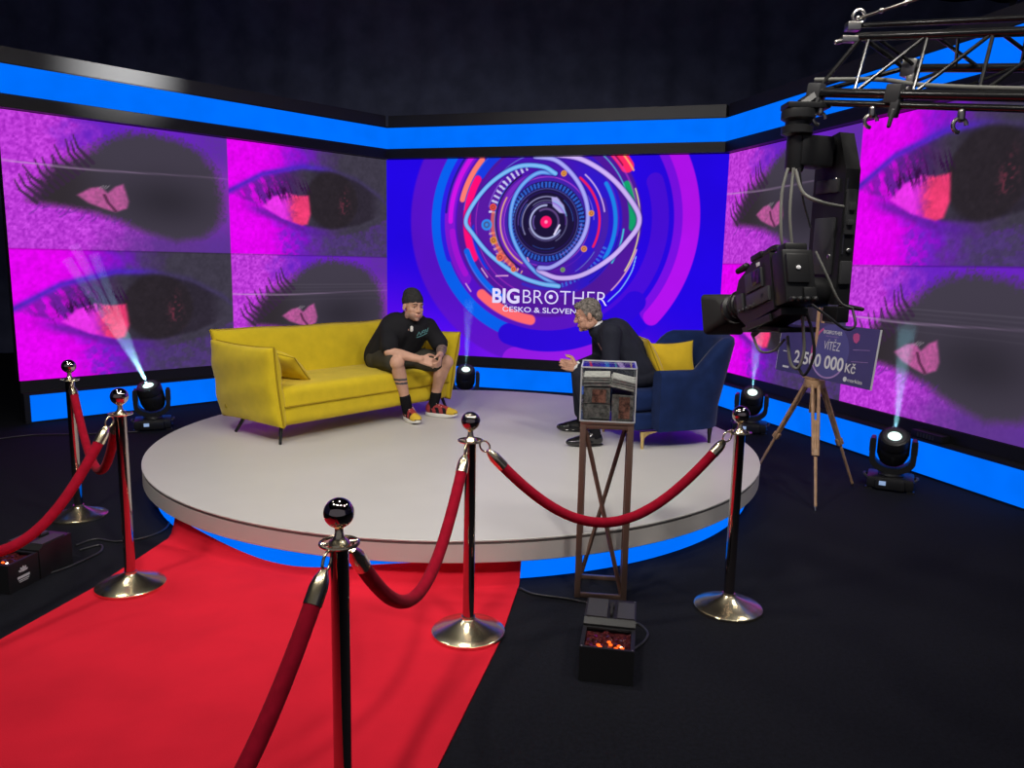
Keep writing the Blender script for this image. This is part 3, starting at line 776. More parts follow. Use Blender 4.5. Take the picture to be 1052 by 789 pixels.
SOFA = V((-1.70, 5.46, PH + 0.003)); SR = math.atan2(0.777, 0.63)
sofa = thing('sofa', 'long mustard yellow sofa with flared cushion arms on thin black legs', 'sofa', SOFA, SR)
b = MB(); rbox(b, 0.03, 1.80, 0.0, 0.70, 0.125, 0.42, 0.055, 0.018)
seat = b.build('seat', M['yellow'], sofa, angle=80)
b = MB(); b.tube([(0.06, 0.012, 0.275), (0.05, -0.003, 0.275), (1.78, -0.003, 0.275), (1.77, 0.012, 0.275)], 0.007); b.build('piping', M['yellow_seam'], seat)
def arm_fn(sign, x_bot, x_top, drop):
    def f(p):   # p.x along depth, p.y thickness, p.z up
        k = (p.z + 0.30) / 0.60
        wr = 0.006 * math.sin(p.z * 26 + p.x * 5) * (1 if abs(p.y) > 0.02 else 0)
        x = x_bot + (x_top - x_bot) * k + p.y * 1.0 + wr
        bulge = 0.03 * math.exp(-((k - 0.35) / 0.3) ** 2)
        return V((x - sign * bulge * 0.0, 0.385 + p.x + 0.02 * (1 - k), 0.425 + p.z - drop * (1 - k) * (p.x + .4)))
    return f
for sgn, xb, xt in ((1, 0.035, -0.045), (-1, 1.795, 1.90)):
    b = MB(); seam = pillow_shape(b, 0.82, 0.60, 0.19, 0.035, 0.22, 26, arm_fn(sgn, xb, xt, 0.02))
    a = b.build('arm_cushion', M['yellow'], sofa, angle=80)
    b = MB(); b.tube(seam, 0.008, 8, closed=True); b.build('piping', M['yellow_seam'], a)
def back_fn(p):
    k = (p.z + 0.29) / 0.58
    return V((0.90 + p.x * (1 + 0.015 * k), 0.635 + 0.16 * k + p.y, 0.505 + p.z + 0.004 * math.sin(p.x * 9)))
b = MB(); seam = pillow_shape(b, 1.90, 0.59, 0.20, 0.012, 0.22, 30, back_fn)
a = b.build('backrest', M['yellow'], sofa, angle=80)
b = MB(); b.tube(seam, 0.008, 8, closed=True); b.build('piping', M['yellow_seam'], a)
for tx, ty, fx, fy in ((0.05, 0.05, 0.012, 0.015), (0.09, 0.58, 0.02, 0.63), (1.74, 0.05, 1.79, 0.015), (1.72, 0.58, 1.78, 0.63)):
    b = MB(); b.tube([(fx, fy, 0.0), (fx * .5 + tx * .5, fy * .5 + ty * .5, 0.07), (tx, ty, 0.15)], [0.011, 0.013, 0.016], 12); b.build('leg', M['leg_black'], sofa)

def throw(name, label, mtx, w=0.42, h=0.40, t=0.15, group=None, m='cushion', pinch=0.05):
    root = bpy.data.objects.new(name, None); C.objects.link(root); root.matrix_world = mtx; tag(root, label, 'cushion', group)
    b = MB(); seam = pillow_shape(b, w, h, t, pinch, 0.42, 18, lambda p: p + V((0, 0.004 * math.sin(p.x * 22 + p.z * 15) * (abs(p.y) > .02), 0)))
    b.build('cover', M[m], root, angle=80)
    b = MB(); b.tube(seam, 0.004, 6, closed=True); b.build('seam', M['yellow_seam'], root)
    return root
def frame_at(o, x, z):
    """matrix with local x and z axes given, origin o"""
    x = V(x).normalized(); z = V(z); z = (z - x * z.dot(x)).normalized(); y = z.cross(x)
    m = Matrix((x, y, z)).transposed().to_4x4(); m.translation = o; return m
SM = Matrix.Translation(SOFA) @ Matrix.Rotation(SR, 4, 'Z')
throw('throw_cushion', 'small mustard cushion leaning inside the left arm of the yellow sofa', SM @ frame_at(V((0.27, 0.30, 0.535)), (0.25, -0.95, -0.15), (-0.72, 0.0, 0.69)), 0.36, 0.34, 0.12, m='yellow')
throw('throw_cushion', 'mustard cushion propped inside the right sofa arm, behind the man in the black T-shirt', SM @ frame_at(V((1.66, 0.36, 0.60)), (0.10, 1, 0.0), (0.30, 0.05, 0.95)), 0.42, 0.36, 0.12, m='yellow')

# armchair: local +x is forward, +y is the side towards the room
AC = V((1.165, 5.985, PH)); AR = math.atan2(-0.36, -0.933)
ch = thing('armchair', 'navy blue velvet tub armchair with gold front legs', 'armchair', AC, AR)
def tub_path(n=60):
    out = []
    for i in range(n + 1):
        t = i / n
        if t < 0.30: out.append((0.23 - 0.35 * t / 0.30, 0.345))
        elif t > 0.70: out.append((0.23 - 0.35 * (1 - t) / 0.30, -0.345))
        else:
            a = PI / 2 + PI * (t - 0.30) / 0.40
            out.append((-0.12 + 0.27 * math.cos(a) * (1.0), 0.345 * math.copysign(abs(math.sin(a)) ** 0.75, math.sin(a))))
    return out
P = tub_path(); b = MB(); rings = []
for i, (x, y) in enumerate(P):
    x0, y0 = P[max(i - 1, 0)]; x1, y1 = P[min(i + 1, len(P) - 1)]
    d = V((x1 - x0, y1 - y0, 0)).normalized(); nrm = V((-d.y, d.x, 0))    # outward side
    t = i / (len(P) - 1); e = min(t, 1 - t)
    k = e / 0.5; hh = 0.595 + 0.235 * (np.clip((k - 0.54) / 0.24, 0, 1) ** 2 * (3 - 2 * np.clip((k - 0.54) / 0.24, 0, 1))) + 0.02 * max(0, (k - .8) / .2)
    if nrm.dot(V((x + 0.1, y, 0))) < 0: nrm = -nrm
    flare = 0.10 * max(0, hh - 0.5) / 0.3; c = V((x, y, 0)) 
    th = 0.058 
    ring = []
    prof = [(-th, 0.16), (th * .9, 0.14), (th, 0.30), (th, hh - 0.05), (th * .8, hh - 0.015), (th * .3, hh), (-th * .3, hh), (-th * .8, hh - 0.015), (-th, hh - 0.05), (-th, 0.35)]
    for off, z in prof:
        ring.append(b.bm.verts.new(c + nrm * (off + flare * max(0, z - 0.3) / 0.5 * (0.35 + 0.65 * k)) + V((0, 0, z))))
    rings.append(ring)
for a, c in zip(rings[:-1], rings[1:]):
    n = len(a)
    for j in range(n): b.bm.faces.new((a[j], a[(j + 1) % n], c[(j + 1) % n], c[j]))
b.bm.faces.new(rings[0]); b.bm.faces.new(list(reversed(rings[-1])))
b.build('tub_back', M['navy'], ch, angle=70)
b = MB(); rbox(b, -0.30, 0.385, -0.283, 0.283, 0.27, 0.43, 0.05, 0.02); b.build('seat_cushion', M['navy'], ch, angle=80)
b = MB(); rbox(b, -0.30, 0.365, -0.30, 0.30, 0.135, 0.268, 0.02, 0.0); b.build('seat_base', M['navy'], ch, angle=80)
for sx, sy, gold in ((0.31, 0.31, 1), (0.31, -0.31, 1), (-0.31, 0.28, 0), (-0.31, -0.28, 0)):
    b = MB(); dx, dy = (-1 if sx > 0 else 1), (-1 if sy > 0 else 1)
    b.tube([(sx, sy, 0.0), (sx, sy, 0.06), (sx, sy, 0.132)], [0.011, 0.014, 0.022], 14)
    if gold:
        b.prism([(0, 0), (dx * 0.15, 0), (0.05 * dx, -0.022), (0, -0.055)] if dx > 0 else [(0, 0), (0, -0.055), (0.05 * dx, -0.022), (dx * 0.15, 0)], -0.012, 0.012, Matrix.Translation((sx, sy, 0.133)) @ Matrix.Rotation(PI / 2, 4, 'X'))
    b.build('leg', M['gold'] if gold else M['leg_black'], ch)
CM = Matrix.Translation(AC) @ Matrix.Rotation(AR, 4, 'Z')
throw('throw_cushion', 'yellow cushion facing out, leaning against the back of the navy armchair', CM @ frame_at(V((-0.17, -0.10, 0.60)), (-0.96, 0.22, 0.05), (0.05, -0.25, 0.95)), 0.40, 0.32, 0.14, pinch=0.09)
throw('throw_cushion', 'yellow cushion seen edge-on between the suited man and the armchair', CM @ frame_at(V((0.08, 0.0, 0.635)), (0.30, 1.0, 0.0), (0.42, 0.0, 0.9)), 0.36, 0.38, 0.10)

# ------------------------------------------------------------------ people
def hand(b, wrist, d, n, l, curl=0.5, sc=1.0, spread=0.0, thumb=0.4):
    """palm plus four fingers and a thumb; d palm direction, n the way the palm faces, l towards the thumb"""
    wrist, d = V(wrist), V(d).normalized(); n = V(n); n = (n - d * n.dot(d)).normalized(); l0 = d.cross(n); l = l0 if l0.dot(V(l)) > 0 else -l0
    for off in (0.028, 0.010, -0.009, -0.026):
        b.cap(wrist + l * off * 0.75 * sc, wrist + d * 0.088 * sc + l * off * sc, 0.0145 * sc, 0.0115 * sc, 10)
    lens = (0.070, 0.080, 0.074, 0.058)
    for i, off in enumerate((0.030, 0.010, -0.010, -0.029)):
        p = wrist + d * (0.090 - 0.006 * (i == 3)) * sc + l * off * sc; ang = 0.0; r = 0.0092 - 0.0008 * (i == 3)
        for k, fr in enumerate((0.46, 0.30, 0.24)):
            ang += curl * (0.7, 0.85, 0.55)[k] * (1 + 0.08 * i)
            dd = (d * math.cos(ang) + n * math.sin(ang) + l * spread * (1.5 - i)).normalized()
            q = p + dd * lens[i] * fr * sc
            b.cap(p, q, r * sc, r * 0.9 * sc, 10); p = q; r *= 0.92
    p = wrist + d * 0.022 * sc + l * 0.026 * sc
    q = p + (d * 0.62 + l * 0.68 + n * 0.25 * thumb).normalized() * 0.046 * sc; b.cap(p, q, 0.0145 * sc, 0.011 * sc, 10)
    r2 = q + (d * 0.82 + l * 0.22 + n * thumb).normalized() * 0.034 * sc; b.cap(q, r2, 0.0108 * sc, 0.0095 * sc, 10)
    b.cap(r2, r2 + (d * 0.85 + n * thumb).normalized() * 0.024 * sc, 0.0095 * sc, 0.008 * sc, 10)

class Head:
    def __init__(s, c, f, tilt_up=(0, 0, 1), sc=1.0):
        s.c = V(c); s.f = V(f).normalized(); u = V(tilt_up); s.u = (u - s.f * u.dot(s.f)).normalized(); s.r = s.f.cross(s.u); s.sc = sc
        s.rot = Matrix((s.r, s.f, s.u)).transposed()
    def p(s, x, y, z): return s.c + (s.r * x + s.f * y + s.u * z) * s.sc
    def loc(s, q):
        d = (V(q) - s.c) / s.sc; return V((d.dot(s.r), d.dot(s.f), d.dot(s.u)))
    def ell(s, b, c, r): b.ell(s.p(*c), tuple(k * s.sc for k in r), s.rot)
    def cap(s, b, a, c, r0, r1=None): b.cap(s.p(*a), s.p(*c), r0 * s.sc, (r1 if r1 is not None else r0) * s.sc, 12)
    def skull(s, b, broad=1.0):
        s.ell(b, (0, -.012, .032), (.075 * broad, .094, .088)); s.ell(b, (0, .028, -.03), (.063 * broad, .060, .080))
        s.ell(b, (0, .038, -.083), (.047 * broad, .046, .036)); s.ell(b, (0, .074, -.100), (.021, .017, .017))
        for k in (-1, 1):
            s.ell(b, (k * .043, .056, -.024), (.022, .024, .019)); s.ell(b, (k * .052 * broad, .005, -.075), (.014, .035, .03)); s.ell(b, (k * .036, .048, -.058), (.026, .034, .038))
            s.ell(b, (k * .078 * broad, -.008, -.012), (.009, .019, .031)); s.ell(b, (k * .0115, .094, -.034), (.0095, .011, .009))
        s.cap(b, (-.036, .079, .024), (.036, .079, .024), .0125); s.cap(b, (0, .082, .014), (0, .104, -.028), .009, .0125)
        s.cap(b, (-.019, .087, -.063), (.019, .087, -.063), .0082); s.cap(b, (-.015, .085, -.075), (.015, .085, -.075), .0085)
    def details(s, par):
        for k in (-1, 1):
            e = MB(); e.ell(s.p(k * .0298, .0660, .001), (.0112 * s.sc,) * 3, seg=14, rings=10); eo = e.build('eye', M['eye_white'], par)
            e = MB(); e.ell(s.p(k * .0298, .0752, .000), (.0085 * s.sc, .0030 * s.sc, .0080 * s.sc), s.rot, 12, 8); e.build('iris', M['iris'], eo)
            e = MB(); e.ell(s.p(k * .032, .0700, .0085), (.0165 * s.sc, .0125 * s.sc, .0075 * s.sc), s.rot, 14, 8); e.build('eyelid', M['skin'], eo)
            e = MB(); s.cap(e, (k * .016, .095, .027), (k * .047, .083, .029), .0045, .0035); e.build('eyebrow', M['brow'], par)
        e = MB(); s.cap(e, (-.019, .0925, -.0685), (.019, .0925, -.0685), .0042); e.build('lips', M['lip'], par)

def shoe(par, heel, toe, z, mats, w=0.048, style='trainer'):
    """a shoe from heel to toe on the ground height z; mats upper, sole, accent materials"""
    heel, toe = V((heel[0], heel[1], z)), V((toe[0], toe[1], z)); d = (toe - heel); L = d.length; d.normalize(); l = V((-d.y, d.x, 0))
    so = MB()
    out = []
    for k in range(28):
        a = 2 * PI * k / 28; cx = math.cos(a); sy = math.sin(a)
        t = 0.5 + 0.5 * cx; ww = w * (0.80 + 0.25 * math.sin(PI * min(1, t * 0.85 + .1)))
        out.append(heel + d * (L * t) + l * (ww * math.copysign(abs(sy) ** .75, sy)))
    hs = 0.030 if style == 'trainer' else 0.012
    rings = []
    for z0, g in ((0.0, .93), (0.006, 1.0), (hs, 1.0), (hs + .004, .95)):
        c = sum(out, V((0, 0, 0))) / len(out)
        rings.append([so.bm.verts.new(c + (q - c) * g + V((0, 0, z0 + (0.018 * max(0, ((q - heel).dot(d) / L - .75)) / .25 if z0 < hs else 0.010 * max(0, ((q - heel).dot(d) / L - .75)) / .25)))) for q in out])
    for a, c in zip(rings[:-1], rings[1:]):
        for k in range(28): so.bm.faces.new((a[k], a[(k + 1) % 28], c[(k + 1) % 28], c[k]))
    so.bm.faces.new(list(reversed(rings[0]))); so.bm.faces.new(rings[-1])
    u = MB(); zz = V((0, 0, hs))
    u.ell(heel + d * .055 + zz + V((0, 0, .035)), (.052, w * .92, .050), rot_to(d)); u.cap(heel + d * .05 + zz + V((0, 0, .05)), heel + d * .07 + zz + V((0, 0, .075)), .042, .040)
    u.cap(heel + d * .09 + zz + V((0, 0, .055)), heel + d * (L - .08) + zz + V((0, 0, .026)), .040, .033)
    u.ell(heel + d * (L - .085) + zz + V((0, 0, .016)), (.086, w * 1.0, .036), rot_to(d))
    u.ell(heel + d * (L * .5) + zz + V((0, 0, .014)), (L * .42, w * .92, .034), rot_to(d))
    def pick(c):
        t = (V(c) - heel).dot(d) / L; h = c[2] - z; sd = abs((V(c) - heel).dot(l))
        if len(mats) < 4: return 0
        if t > .72: return 1 if h > .045 or t < .93 else 2
        if t < .16: return 0
        if .20 < t < .70 and h < .085: return 2 if (int((t * 9 + h * 12)) % 2 == 0) else 0
        return 0
    up = u.bake('shoe', mats[:3] if len(mats) >= 4 else [mats[0]], par, 0.005, 5, pick, cut=lambda c: c[2] < z + hs - 0.006)
    so.build('sole', mats[-1], up)
    if style == 'trainer':
        for k in range(4):
            t = .38 + .075 * k; e = MB(); hz = hs + .088 - .010 * k - .03 * (t - .38)
            c = heel + d * (L * t) + V((0, 0, hz)); e.cap(c - l * .024, c + l * .024, .0045); e.build('lace', M['sh_pink'], up)
    return up

def lerp(a, b_, t): return V(a) * (1 - t) + V(b_) * t

# --- the guest on the sofa
pa = thing('person', 'man in dark beanie, black T-shirt and shorts sitting on the yellow sofa, hands clasped', 'person', (0, 0, 0))
HIP = V((-1.10, 6.72, 0.775)); hipR, hipL = V((-1.16, 6.65, 0.76)), V((-1.03, 6.77, 0.76))
knR, knL = V((-0.965, 6.30, 0.775)), V((-0.580, 6.60, 0.745))
anR, anL = V((-0.895, 6.43, 0.36)), V((-0.700, 6.665, 0.36))
CH = V((-0.94, 6.60, 1.03)); shR, shL = V((-1.065, 6.52, 1.050)), V((-0.745, 6.66, 1.050))
elR, elL = V((-1.035, 6.34, 0.855)), V((-0.615, 6.58, 0.875))
wrR, wrL = V((-0.765, 6.29, 0.805)), V((-0.615, 6.40, 0.830))
NB = V((-0.905, 6.56, 1.115))
hd = Head((-0.855, 6.505, 1.235), (0.60, -0.80, -0.10), (0.05, -0.06, 1), 1.03)
b = MB()
hd.skull(b, 1.06)
b.cap(NB - V((0, 0, .04)), hd.p(0, -.025, -.06), .066, .058)
b.cap(HIP, CH, .125, .13); b.cap(shR, shL, .062)
for s_, e_, w_ in ((shR, elR, wrR), (shL, elL, wrL)):
    b.cap(s_, e_, .056, .045); b.cap(e_, lerp(e_, w_, .35), .044, .046); b.cap(lerp(e_, w_, .35), w_, .046, .029)
hand(b, wrR, (0.86, 0.12, -0.26), (0.10, 0.86, -0.42), (0.1, 0.1, 1), 0.62, 1.06, 0.0, 0.5)
hand(b, wrL, (0.05, -0.72, -0.55), (-0.96, -0.1, -0.1), (0, -0.5, 0.8), 0.80, 1.06, 0.0, 0.5)
for h_, k_, a_ in ((hipR, knR, anR), (hipL, knL, anL)):
    b.cap(h_, k_, .085, .064); b.ell(k_, (.062, .062, .066)); 
    cf = lerp(k_, a_, .30); back = V((HIP.x - k_.x, HIP.y - k_.y, 0)).normalized() * .018
    b.cap(k_, cf + back, .056, .060); b.cap(cf + back, lerp(k_, a_, .62) + back * .4, .060, .045); b.cap(lerp(k_, a_, .62) + back * .4, a_, .045, .037)
    b.cap(a_, a_ - V((0, 0, .03)), .04)
def pick_a(c):
    c = V(c)
    t = (c.z - knR.z) / (anR.z - knR.z)
    if c.x < -0.86 and c.y < 6.48 and (0.335 < t < 0.385 or 0.42 < t < 0.465) and (c - lerp(knR, anR, t)).length < .09: return 1
    w = wrL - elL; q = (c - elL).dot(w) / w.dot(w)
    if -0.1 < q < 0.92 and (c - lerp(elL, wrL, q)).length < .06 and c.z > .80: return 2
    lc = hd.loc(c)
    if abs(lc.x) < .075 and .01 < lc.y < .12 and -.13 < lc.z < -.052 and abs(lc.x) > .0 and not (abs(lc.x) < .025 and -.08 < lc.z < -.052): return 3
    return 0
body = b.bake('body', [M['skin'], M['tattoo'], M['tattoo_mix'], M['stubble']], pa, 0.0048, 6, pick_a)
hd.details(pa)
b = MB()
hd.ell(b, (0, -.016, .042), (.086, .103, .092)); hd.ell(b, (0, -.075, .075), (.055, .04, .05)); hd.ell(b, (0, -.03, .085), (.074, .085, .065))
b.bake('beanie', M['beanie'], pa, 0.006, 4, cut=lambda c: hd.loc(c).z < 0.022 + .28 * min(.08, max(-.09, hd.loc(c).y)))
b = MB()   # T-shirt
ax = (shL - shR).normalized()
b.cap(HIP - ax * .06 + V((0, 0, .0)), CH - ax * .075, .165, .148); b.cap(HIP + ax * .06, CH + ax * .075, .165, .148)
b.cap(HIP - V((0, 0, .05)), HIP + V((0.03, -0.02, .08)), .175, .17)
b.cap(shR, shL, .078); b.cap(CH, NB - V((0, 0, .03)), .13, .088); b.cap(NB - V((0, 0, .03)), NB + V((.006, -.008, .012)), .085, .076)
for s_, e_ in ((shR, elR), (shL, elL)):
    b.cap(s_, lerp(s_, e_, .5), .078, .074); b.cap(lerp(s_, e_, .4), lerp(s_, e_, .80), .074, .077)
tee = b.bake('t_shirt', M['tee'], pa, 0.008, 8)
b = MB()   # shorts
b.cap(hipR, hipL, .135); b.ell(HIP - V((0, 0, .03)), (.19, .19, .115))
for h_, k_ in ((hipR, knR), (hipL, knL)):
    b.cap(h_, lerp(h_, k_, .84), .115, .094)
b.cap(lerp(hipR, knR, .55), lerp(hipL, knL, .45), .07)
b.bake('shorts', M['shorts'], pa, 0.008, 8)
for a_, k_ in ((anR, knR), (anL, knL)):
    b = MB(); b.cap(a_ - V((0, 0, .02)), lerp(a_, k_, .24), .046, .049); b.bake('sock', M['sock'], pa, 0.006, 3)
tr = [M['sh_red'], M['sh_yellow'], M['tee'], M['sh_white']]
shoe(pa, (-0.925, 6.515), (-0.775, 6.255), PH + 0.002, tr, .050)
shoe(pa, (-0.770, 6.685), (-0.475, 6.590), PH + 0.002, tr, .050)
b = MB()   # clip microphone hanging at the neck and a small print on the chest
mp = NB + V((0.045, -0.118, -.060)); b.ell(mp, (.013, .010, .016)); b.cap(mp + V((0, 0, -.014)), mp + V((0, 0.002, -.022)), .014)
b.build('clip_microphone', M['sh_white'], pa)

bpy.context.view_layer.update()
def on_cloth(o, p, d):
    ok, hit, nn_, _ = o.ray_cast(V(p), V(d).normalized()); return hit + nn_ * .0015 if ok else None
fd = V((0.60, -0.80, 0)); sdv = V((0.80, 0.60, 0)); pc0 = CH + sdv * .085 + V((0, 0, -.03))
m = MB()
for (x0, z0), (x1, z1) in (((-.05, -.02), (-.035, .015)), ((-.035, .015), (-.02, -.012)), ((-.015, -.01), (-.005, .02)), ((-.005, .02), (.015, .028)), ((-.008, .005), (.012, .012)), ((.02, 0), (.03, .035)), ((.03, .035), (.045, .01)), ((.05, .01), (.062, .045)), ((-.05, -.035), (.05, .0))):
    q = [on_cloth(tee, pc0 + sdv * (x0 + (x1 - x0) * k / 5) + V((0, 0, z0 + (z1 - z0) * k / 5)) + fd * .6, -fd) for k in range(6)]
    if all(v is not None for v in q): m.tube(q, .0028, 6)
m.build('chest_print', M['teal_print'], tee)

# --- the host on the armchair
pb = thing('person', 'grey-haired man in a dark suit leaning forward from the navy armchair with hands together', 'person', (0, 0, 0))
HP = V((0.93, 5.90, 0.785)); hN, hF = V((0.92, 5.80, 0.775)), V((0.92, 6.00, 0.775))
kN, kF = V((0.53, 5.735, 0.770)), V((0.545, 6.03, 0.770))
aN, aF = V((0.645, 5.655, 0.35)), V((0.585, 6.135, 0.35))
CB = V((0.76, 5.87, 1.07)); sN, sF = V((0.735, 5.685, 1.105)), V((0.70, 6.04, 1.105))
eN, eF = V((0.735, 5.635, 0.865)), V((0.70, 6.06, 0.865))
wN, wF = V((0.505, 5.775, 0.825)), V((0.505, 5.895, 0.830))
NK = V((0.645, 5.865, 1.150))
hb = Head((0.568, 5.845, 1.234), (-0.955, 0.03, -0.27), (-0.25, 0, 1), 1.0)
b = MB()
hb.skull(b)
b.cap(NK + V((-.01, 0, 0)), hb.p(0, -.03, -.06), .055, .052)
b.cap(HP, CB, .12, .12); b.cap(sN, sF, .055)
for s_, e_, w_ in ((sN, eN, wN), (sF, eF, wF)):
    b.cap(s_, e_, .05, .042); b.cap(e_, w_, .042, .028)
hand(b, wN, (-0.93, 0.27, 0.16), (0.18, 0.95, 0.0), (0, 0, 1), 0.34, 1.02, 0.02, 0.25)
hand(b, wF, (-0.95, -0.24, 0.16), (0.15, -0.95, 0.0), (0, 0, 1), 0.42, 1.02, 0.02, 0.2)
for h_, k_, a_ in ((hN, kN, aN), (hF, kF, aF)):
    b.cap(h_, k_, .075, .055); b.cap(k_, a_, .05, .036)
b.bake('body', [M['skin_tan']], pb, 0.0048, 6)
hb.details(pb)
b = MB()
hb.ell(b, (0, -.018, .038), (.082, .099, .089)); hb.ell(b, (0, .052, .082), (.052, .035, .030)); hb.ell(b, (0, -.07, -.02), (.066, .042, .06))
for k in (-1, 1): hb.ell(b, (k * .071, .015, .0), (.012, .020, .034))
def hair_cut(c):
    q = hb.loc(c)
    line = .055 + .25 * max(0, .07 - q.y) * -1.0
    if q.y > .045: return q.z < .062
    if q.y > -.005: return q.z < .062 - (.045 - q.y) * 1.9 if abs(q.x) > .03 else False
    return q.z < -.072
b.bake('hair', M['hair'], pb, 0.005, 3, cut=hair_cut)
b = MB()   # jacket
ax = (sF - sN).normalized()
for k in (-1, 1): b.cap(HP + ax * k * .065 + V((0.02, 0, .03)), CB + ax * k * .085, .135, .125)
b.cap(lerp(HP, CB, .5) + V((.05, 0, .01)), CB + V((.03, 0, .005)), .15, .14); b.ell(HP - V((-.03, 0, .02)), (.19, .20, .12))
b.cap(sN, sF, .078); b.cap(CB, NK - V((-.015, 0, .035)), .12, .08)
for s_, e_, w_ in ((sN, eN, wN), (sF, eF, wF)):
    b.cap(s_, e_, .080, .062); b.cap(e_, lerp(e_, w_, .90), .062, .043)
jk = b.bake('suit_jacket', M['suit'], pb, 0.007, 7)
b = MB(); b.cap(NK - V((-.005, 0, .03)), lerp(NK, hb.p(0, -.03, -.06), .30), .066, .060)
b.bake('shirt_collar', M['shirt'], pb, 0.006, 4)
for w_, e_ in ((wN, eN), (wF, eF)):
    b = MB(); b.cap(lerp(w_, e_, .01), lerp(w_, e_, .13), .037, .041); b.bake('shirt_cuff', M['shirt'], pb, 0.005, 2)
b = MB()   # trousers
b.ell(HP - V((0, 0, .05)), (.17, .185, .10))
for h_, k_, a_ in ((hN, kN, aN), (hF, kF, aF)):
    b.cap(h_, k_, .098, .078); b.cap(k_, lerp(k_, a_, .82), .077, .066)
b.bake('trousers', M['suit'], pb, 0.007, 6)
for a_, k_ in ((aN, kN), (aF, kF)):
    b = MB(); b.cap(a_ - V((0, 0, .025)), lerp(a_, k_, .3), .043, .046); b.bake('sock', M['sock'], pb, 0.006, 2)
shoe(pb, (0.705, 5.665), (0.415, 5.625), PH + 0.002, [M['patent'], M['patent']], .046, 'dress')
shoe(pb, (0.650, 6.135), (0.375, 6.185), PH + 0.002, [M['patent'], M['patent']], .046, 'dress')

# ------------------------------------------------------------------ rope barriers
def stanchion(label, x, y):
    t = thing('stanchion', label, 'rope post', (x, y, FLZ(x, y)), 0, 'polished rope posts around the carpet')
    b = MB(); b.lathe([(0, 0), (.158, 0), (.160, .004), (.160, .013), (.155, .017), (.120, .026), (.075, .045), (.040, .062), (.030, .070), (.030, .078), (0, .078)], seg=48); b.build('base', M['brass'], t, angle=25)
    b = MB(); b.lathe([(0, .076), (.025, .076), (.025, .858), (0, .858)], seg=28); b.build('pole', M['brass_dark_reflect'], t, angle=40)
    b = MB(); b.lathe([(0, .852), (.028, .852), (.031, .858), (.028, .866), (.020, .872), (.012, .886), (.011, .902), (.016, .908), (0, .910)], seg=28)
    b.tube([(.050 * math.cos(k * PI / 18), .050 * math.sin(k * PI / 18), .862) for k in range(36)], .0048, 8, closed=True)
    for k in range(4):
        a = k * PI / 2 + .4; b.tube([(.02 * math.cos(a), .02 * math.sin(a), .862), (.05 * math.cos(a), .05 * math.sin(a), .862)], .0045, 8)
    b.build('collar', M['brass'], t, angle=40)
    b = MB(); b.ell((0, 0, .945), (.0405, .0405, .0405), seg=32, rings=20); b.build('ball', M['brass_dark_reflect'], t)
    return t
def FLZ(x, y): return 0.009 if -2.0 < x < 0.0 and y < 3.9 and (x, y) != (-1.849, 3.526) else (0.009 if (x, y) == (-1.849, 3.526) else 0.0)
PA, PB, PCc, PD, PE = (-0.448, 1.920), (-0.170, 3.122), (1.055, 3.435), (-1.849, 3.526), (-2.675, 4.540)
PF, PG = (-0.86, 0.62), (-2.30, 2.42)
stanchion('rope post standing nearest on the red carpet, its foot below the frame', *PA)
stanchion('rope post at the middle of the picture, on the right edge of the red carpet', *PB)
stanchion('rope post on the black floor beside the stage, right of the banknote case', *PCc)
stanchion('rope post on the left edge of the red carpet, nearer one on the left', *PD)
stanchion('rope post at the far left on the black floor before the left screens', *PE)

def rope(label, a, b_, sag):
    a, b_ = V((*a, 0)), V((*b_, 0)); d = (b_ - a).normalized(); za = 0.862
    t = thing('velvet_rope', label, 'rope', a + d * .05 + V((0, 0, za)), 0, 'red velvet ropes of the barrier'); o = t.location.copy()
    A = a + d * .075; B = b_ - d * .075; top = 0.825
    def pos(k): return A.lerp(B, k) + V((0, 0, top - 4 * sag * (0.86 * k * (1 - k) + 0.56 * (k * (1 - k)) ** 2 )))
    P = [pos(k / 80) for k in range(81)]
    cum = [0]
    for p, q in zip(P[:-1], P[1:]): cum.append(cum[-1] + (q - p).length)
    L = cum[-1]; i0 = next(i for i, c in enumerate(cum) if c > .085); i1 = next(i for i, c in enumerate(cum) if c > L - .085)
    m = MB(); m.tube([p - o for p in P[i0 - 1:i1 + 1]], .0225, 16); m.build('velvet_sleeve', M['velvet'], t, angle=70)
    for seq, e in ((P[:i0 + 1], a + d * .05), (P[i1:][::-1], b_ - d * .05)):
        m = MB(); n = len(seq); m.tube([p - o for p in seq], [.010 + .0145 * min(1, 3.0 * k / max(1, n - 1)) for k in range(n)], 16); m.build('end_ferrule', M['brass'], t, angle=50)
        m = MB(); e3 = e + V((0, 0, za)); q = seq[0]; c = (e3 + q) / 2; ax = (q - e3); r = max(.016, ax.length / 2 + .004); axn = ax.normalized(); sd = axn.cross(d.cross(V((0, 0, 1)))).normalized()
        m.tube([c - o + axn * r * math.cos(k * PI / 9) + sd * r * .75 * math.sin(k * PI / 9) for k in range(18)], .0042, 8, closed=True); m.build('snap_hook', M['brass'], t, angle=50)
    return t
rope('red velvet rope between the nearest post and the middle post', PA, PB, .36)
rope('red velvet rope sagging in front of the banknote case stand', PB, PCc, .355)
rope('red velvet rope between the two left posts', PD, PE, .37)
rope('red velvet rope running out of the left edge from the nearer left post', PD, PG, .42)
rope('red velvet rope running down from the nearest post to the bottom edge', PA, PF, .42)

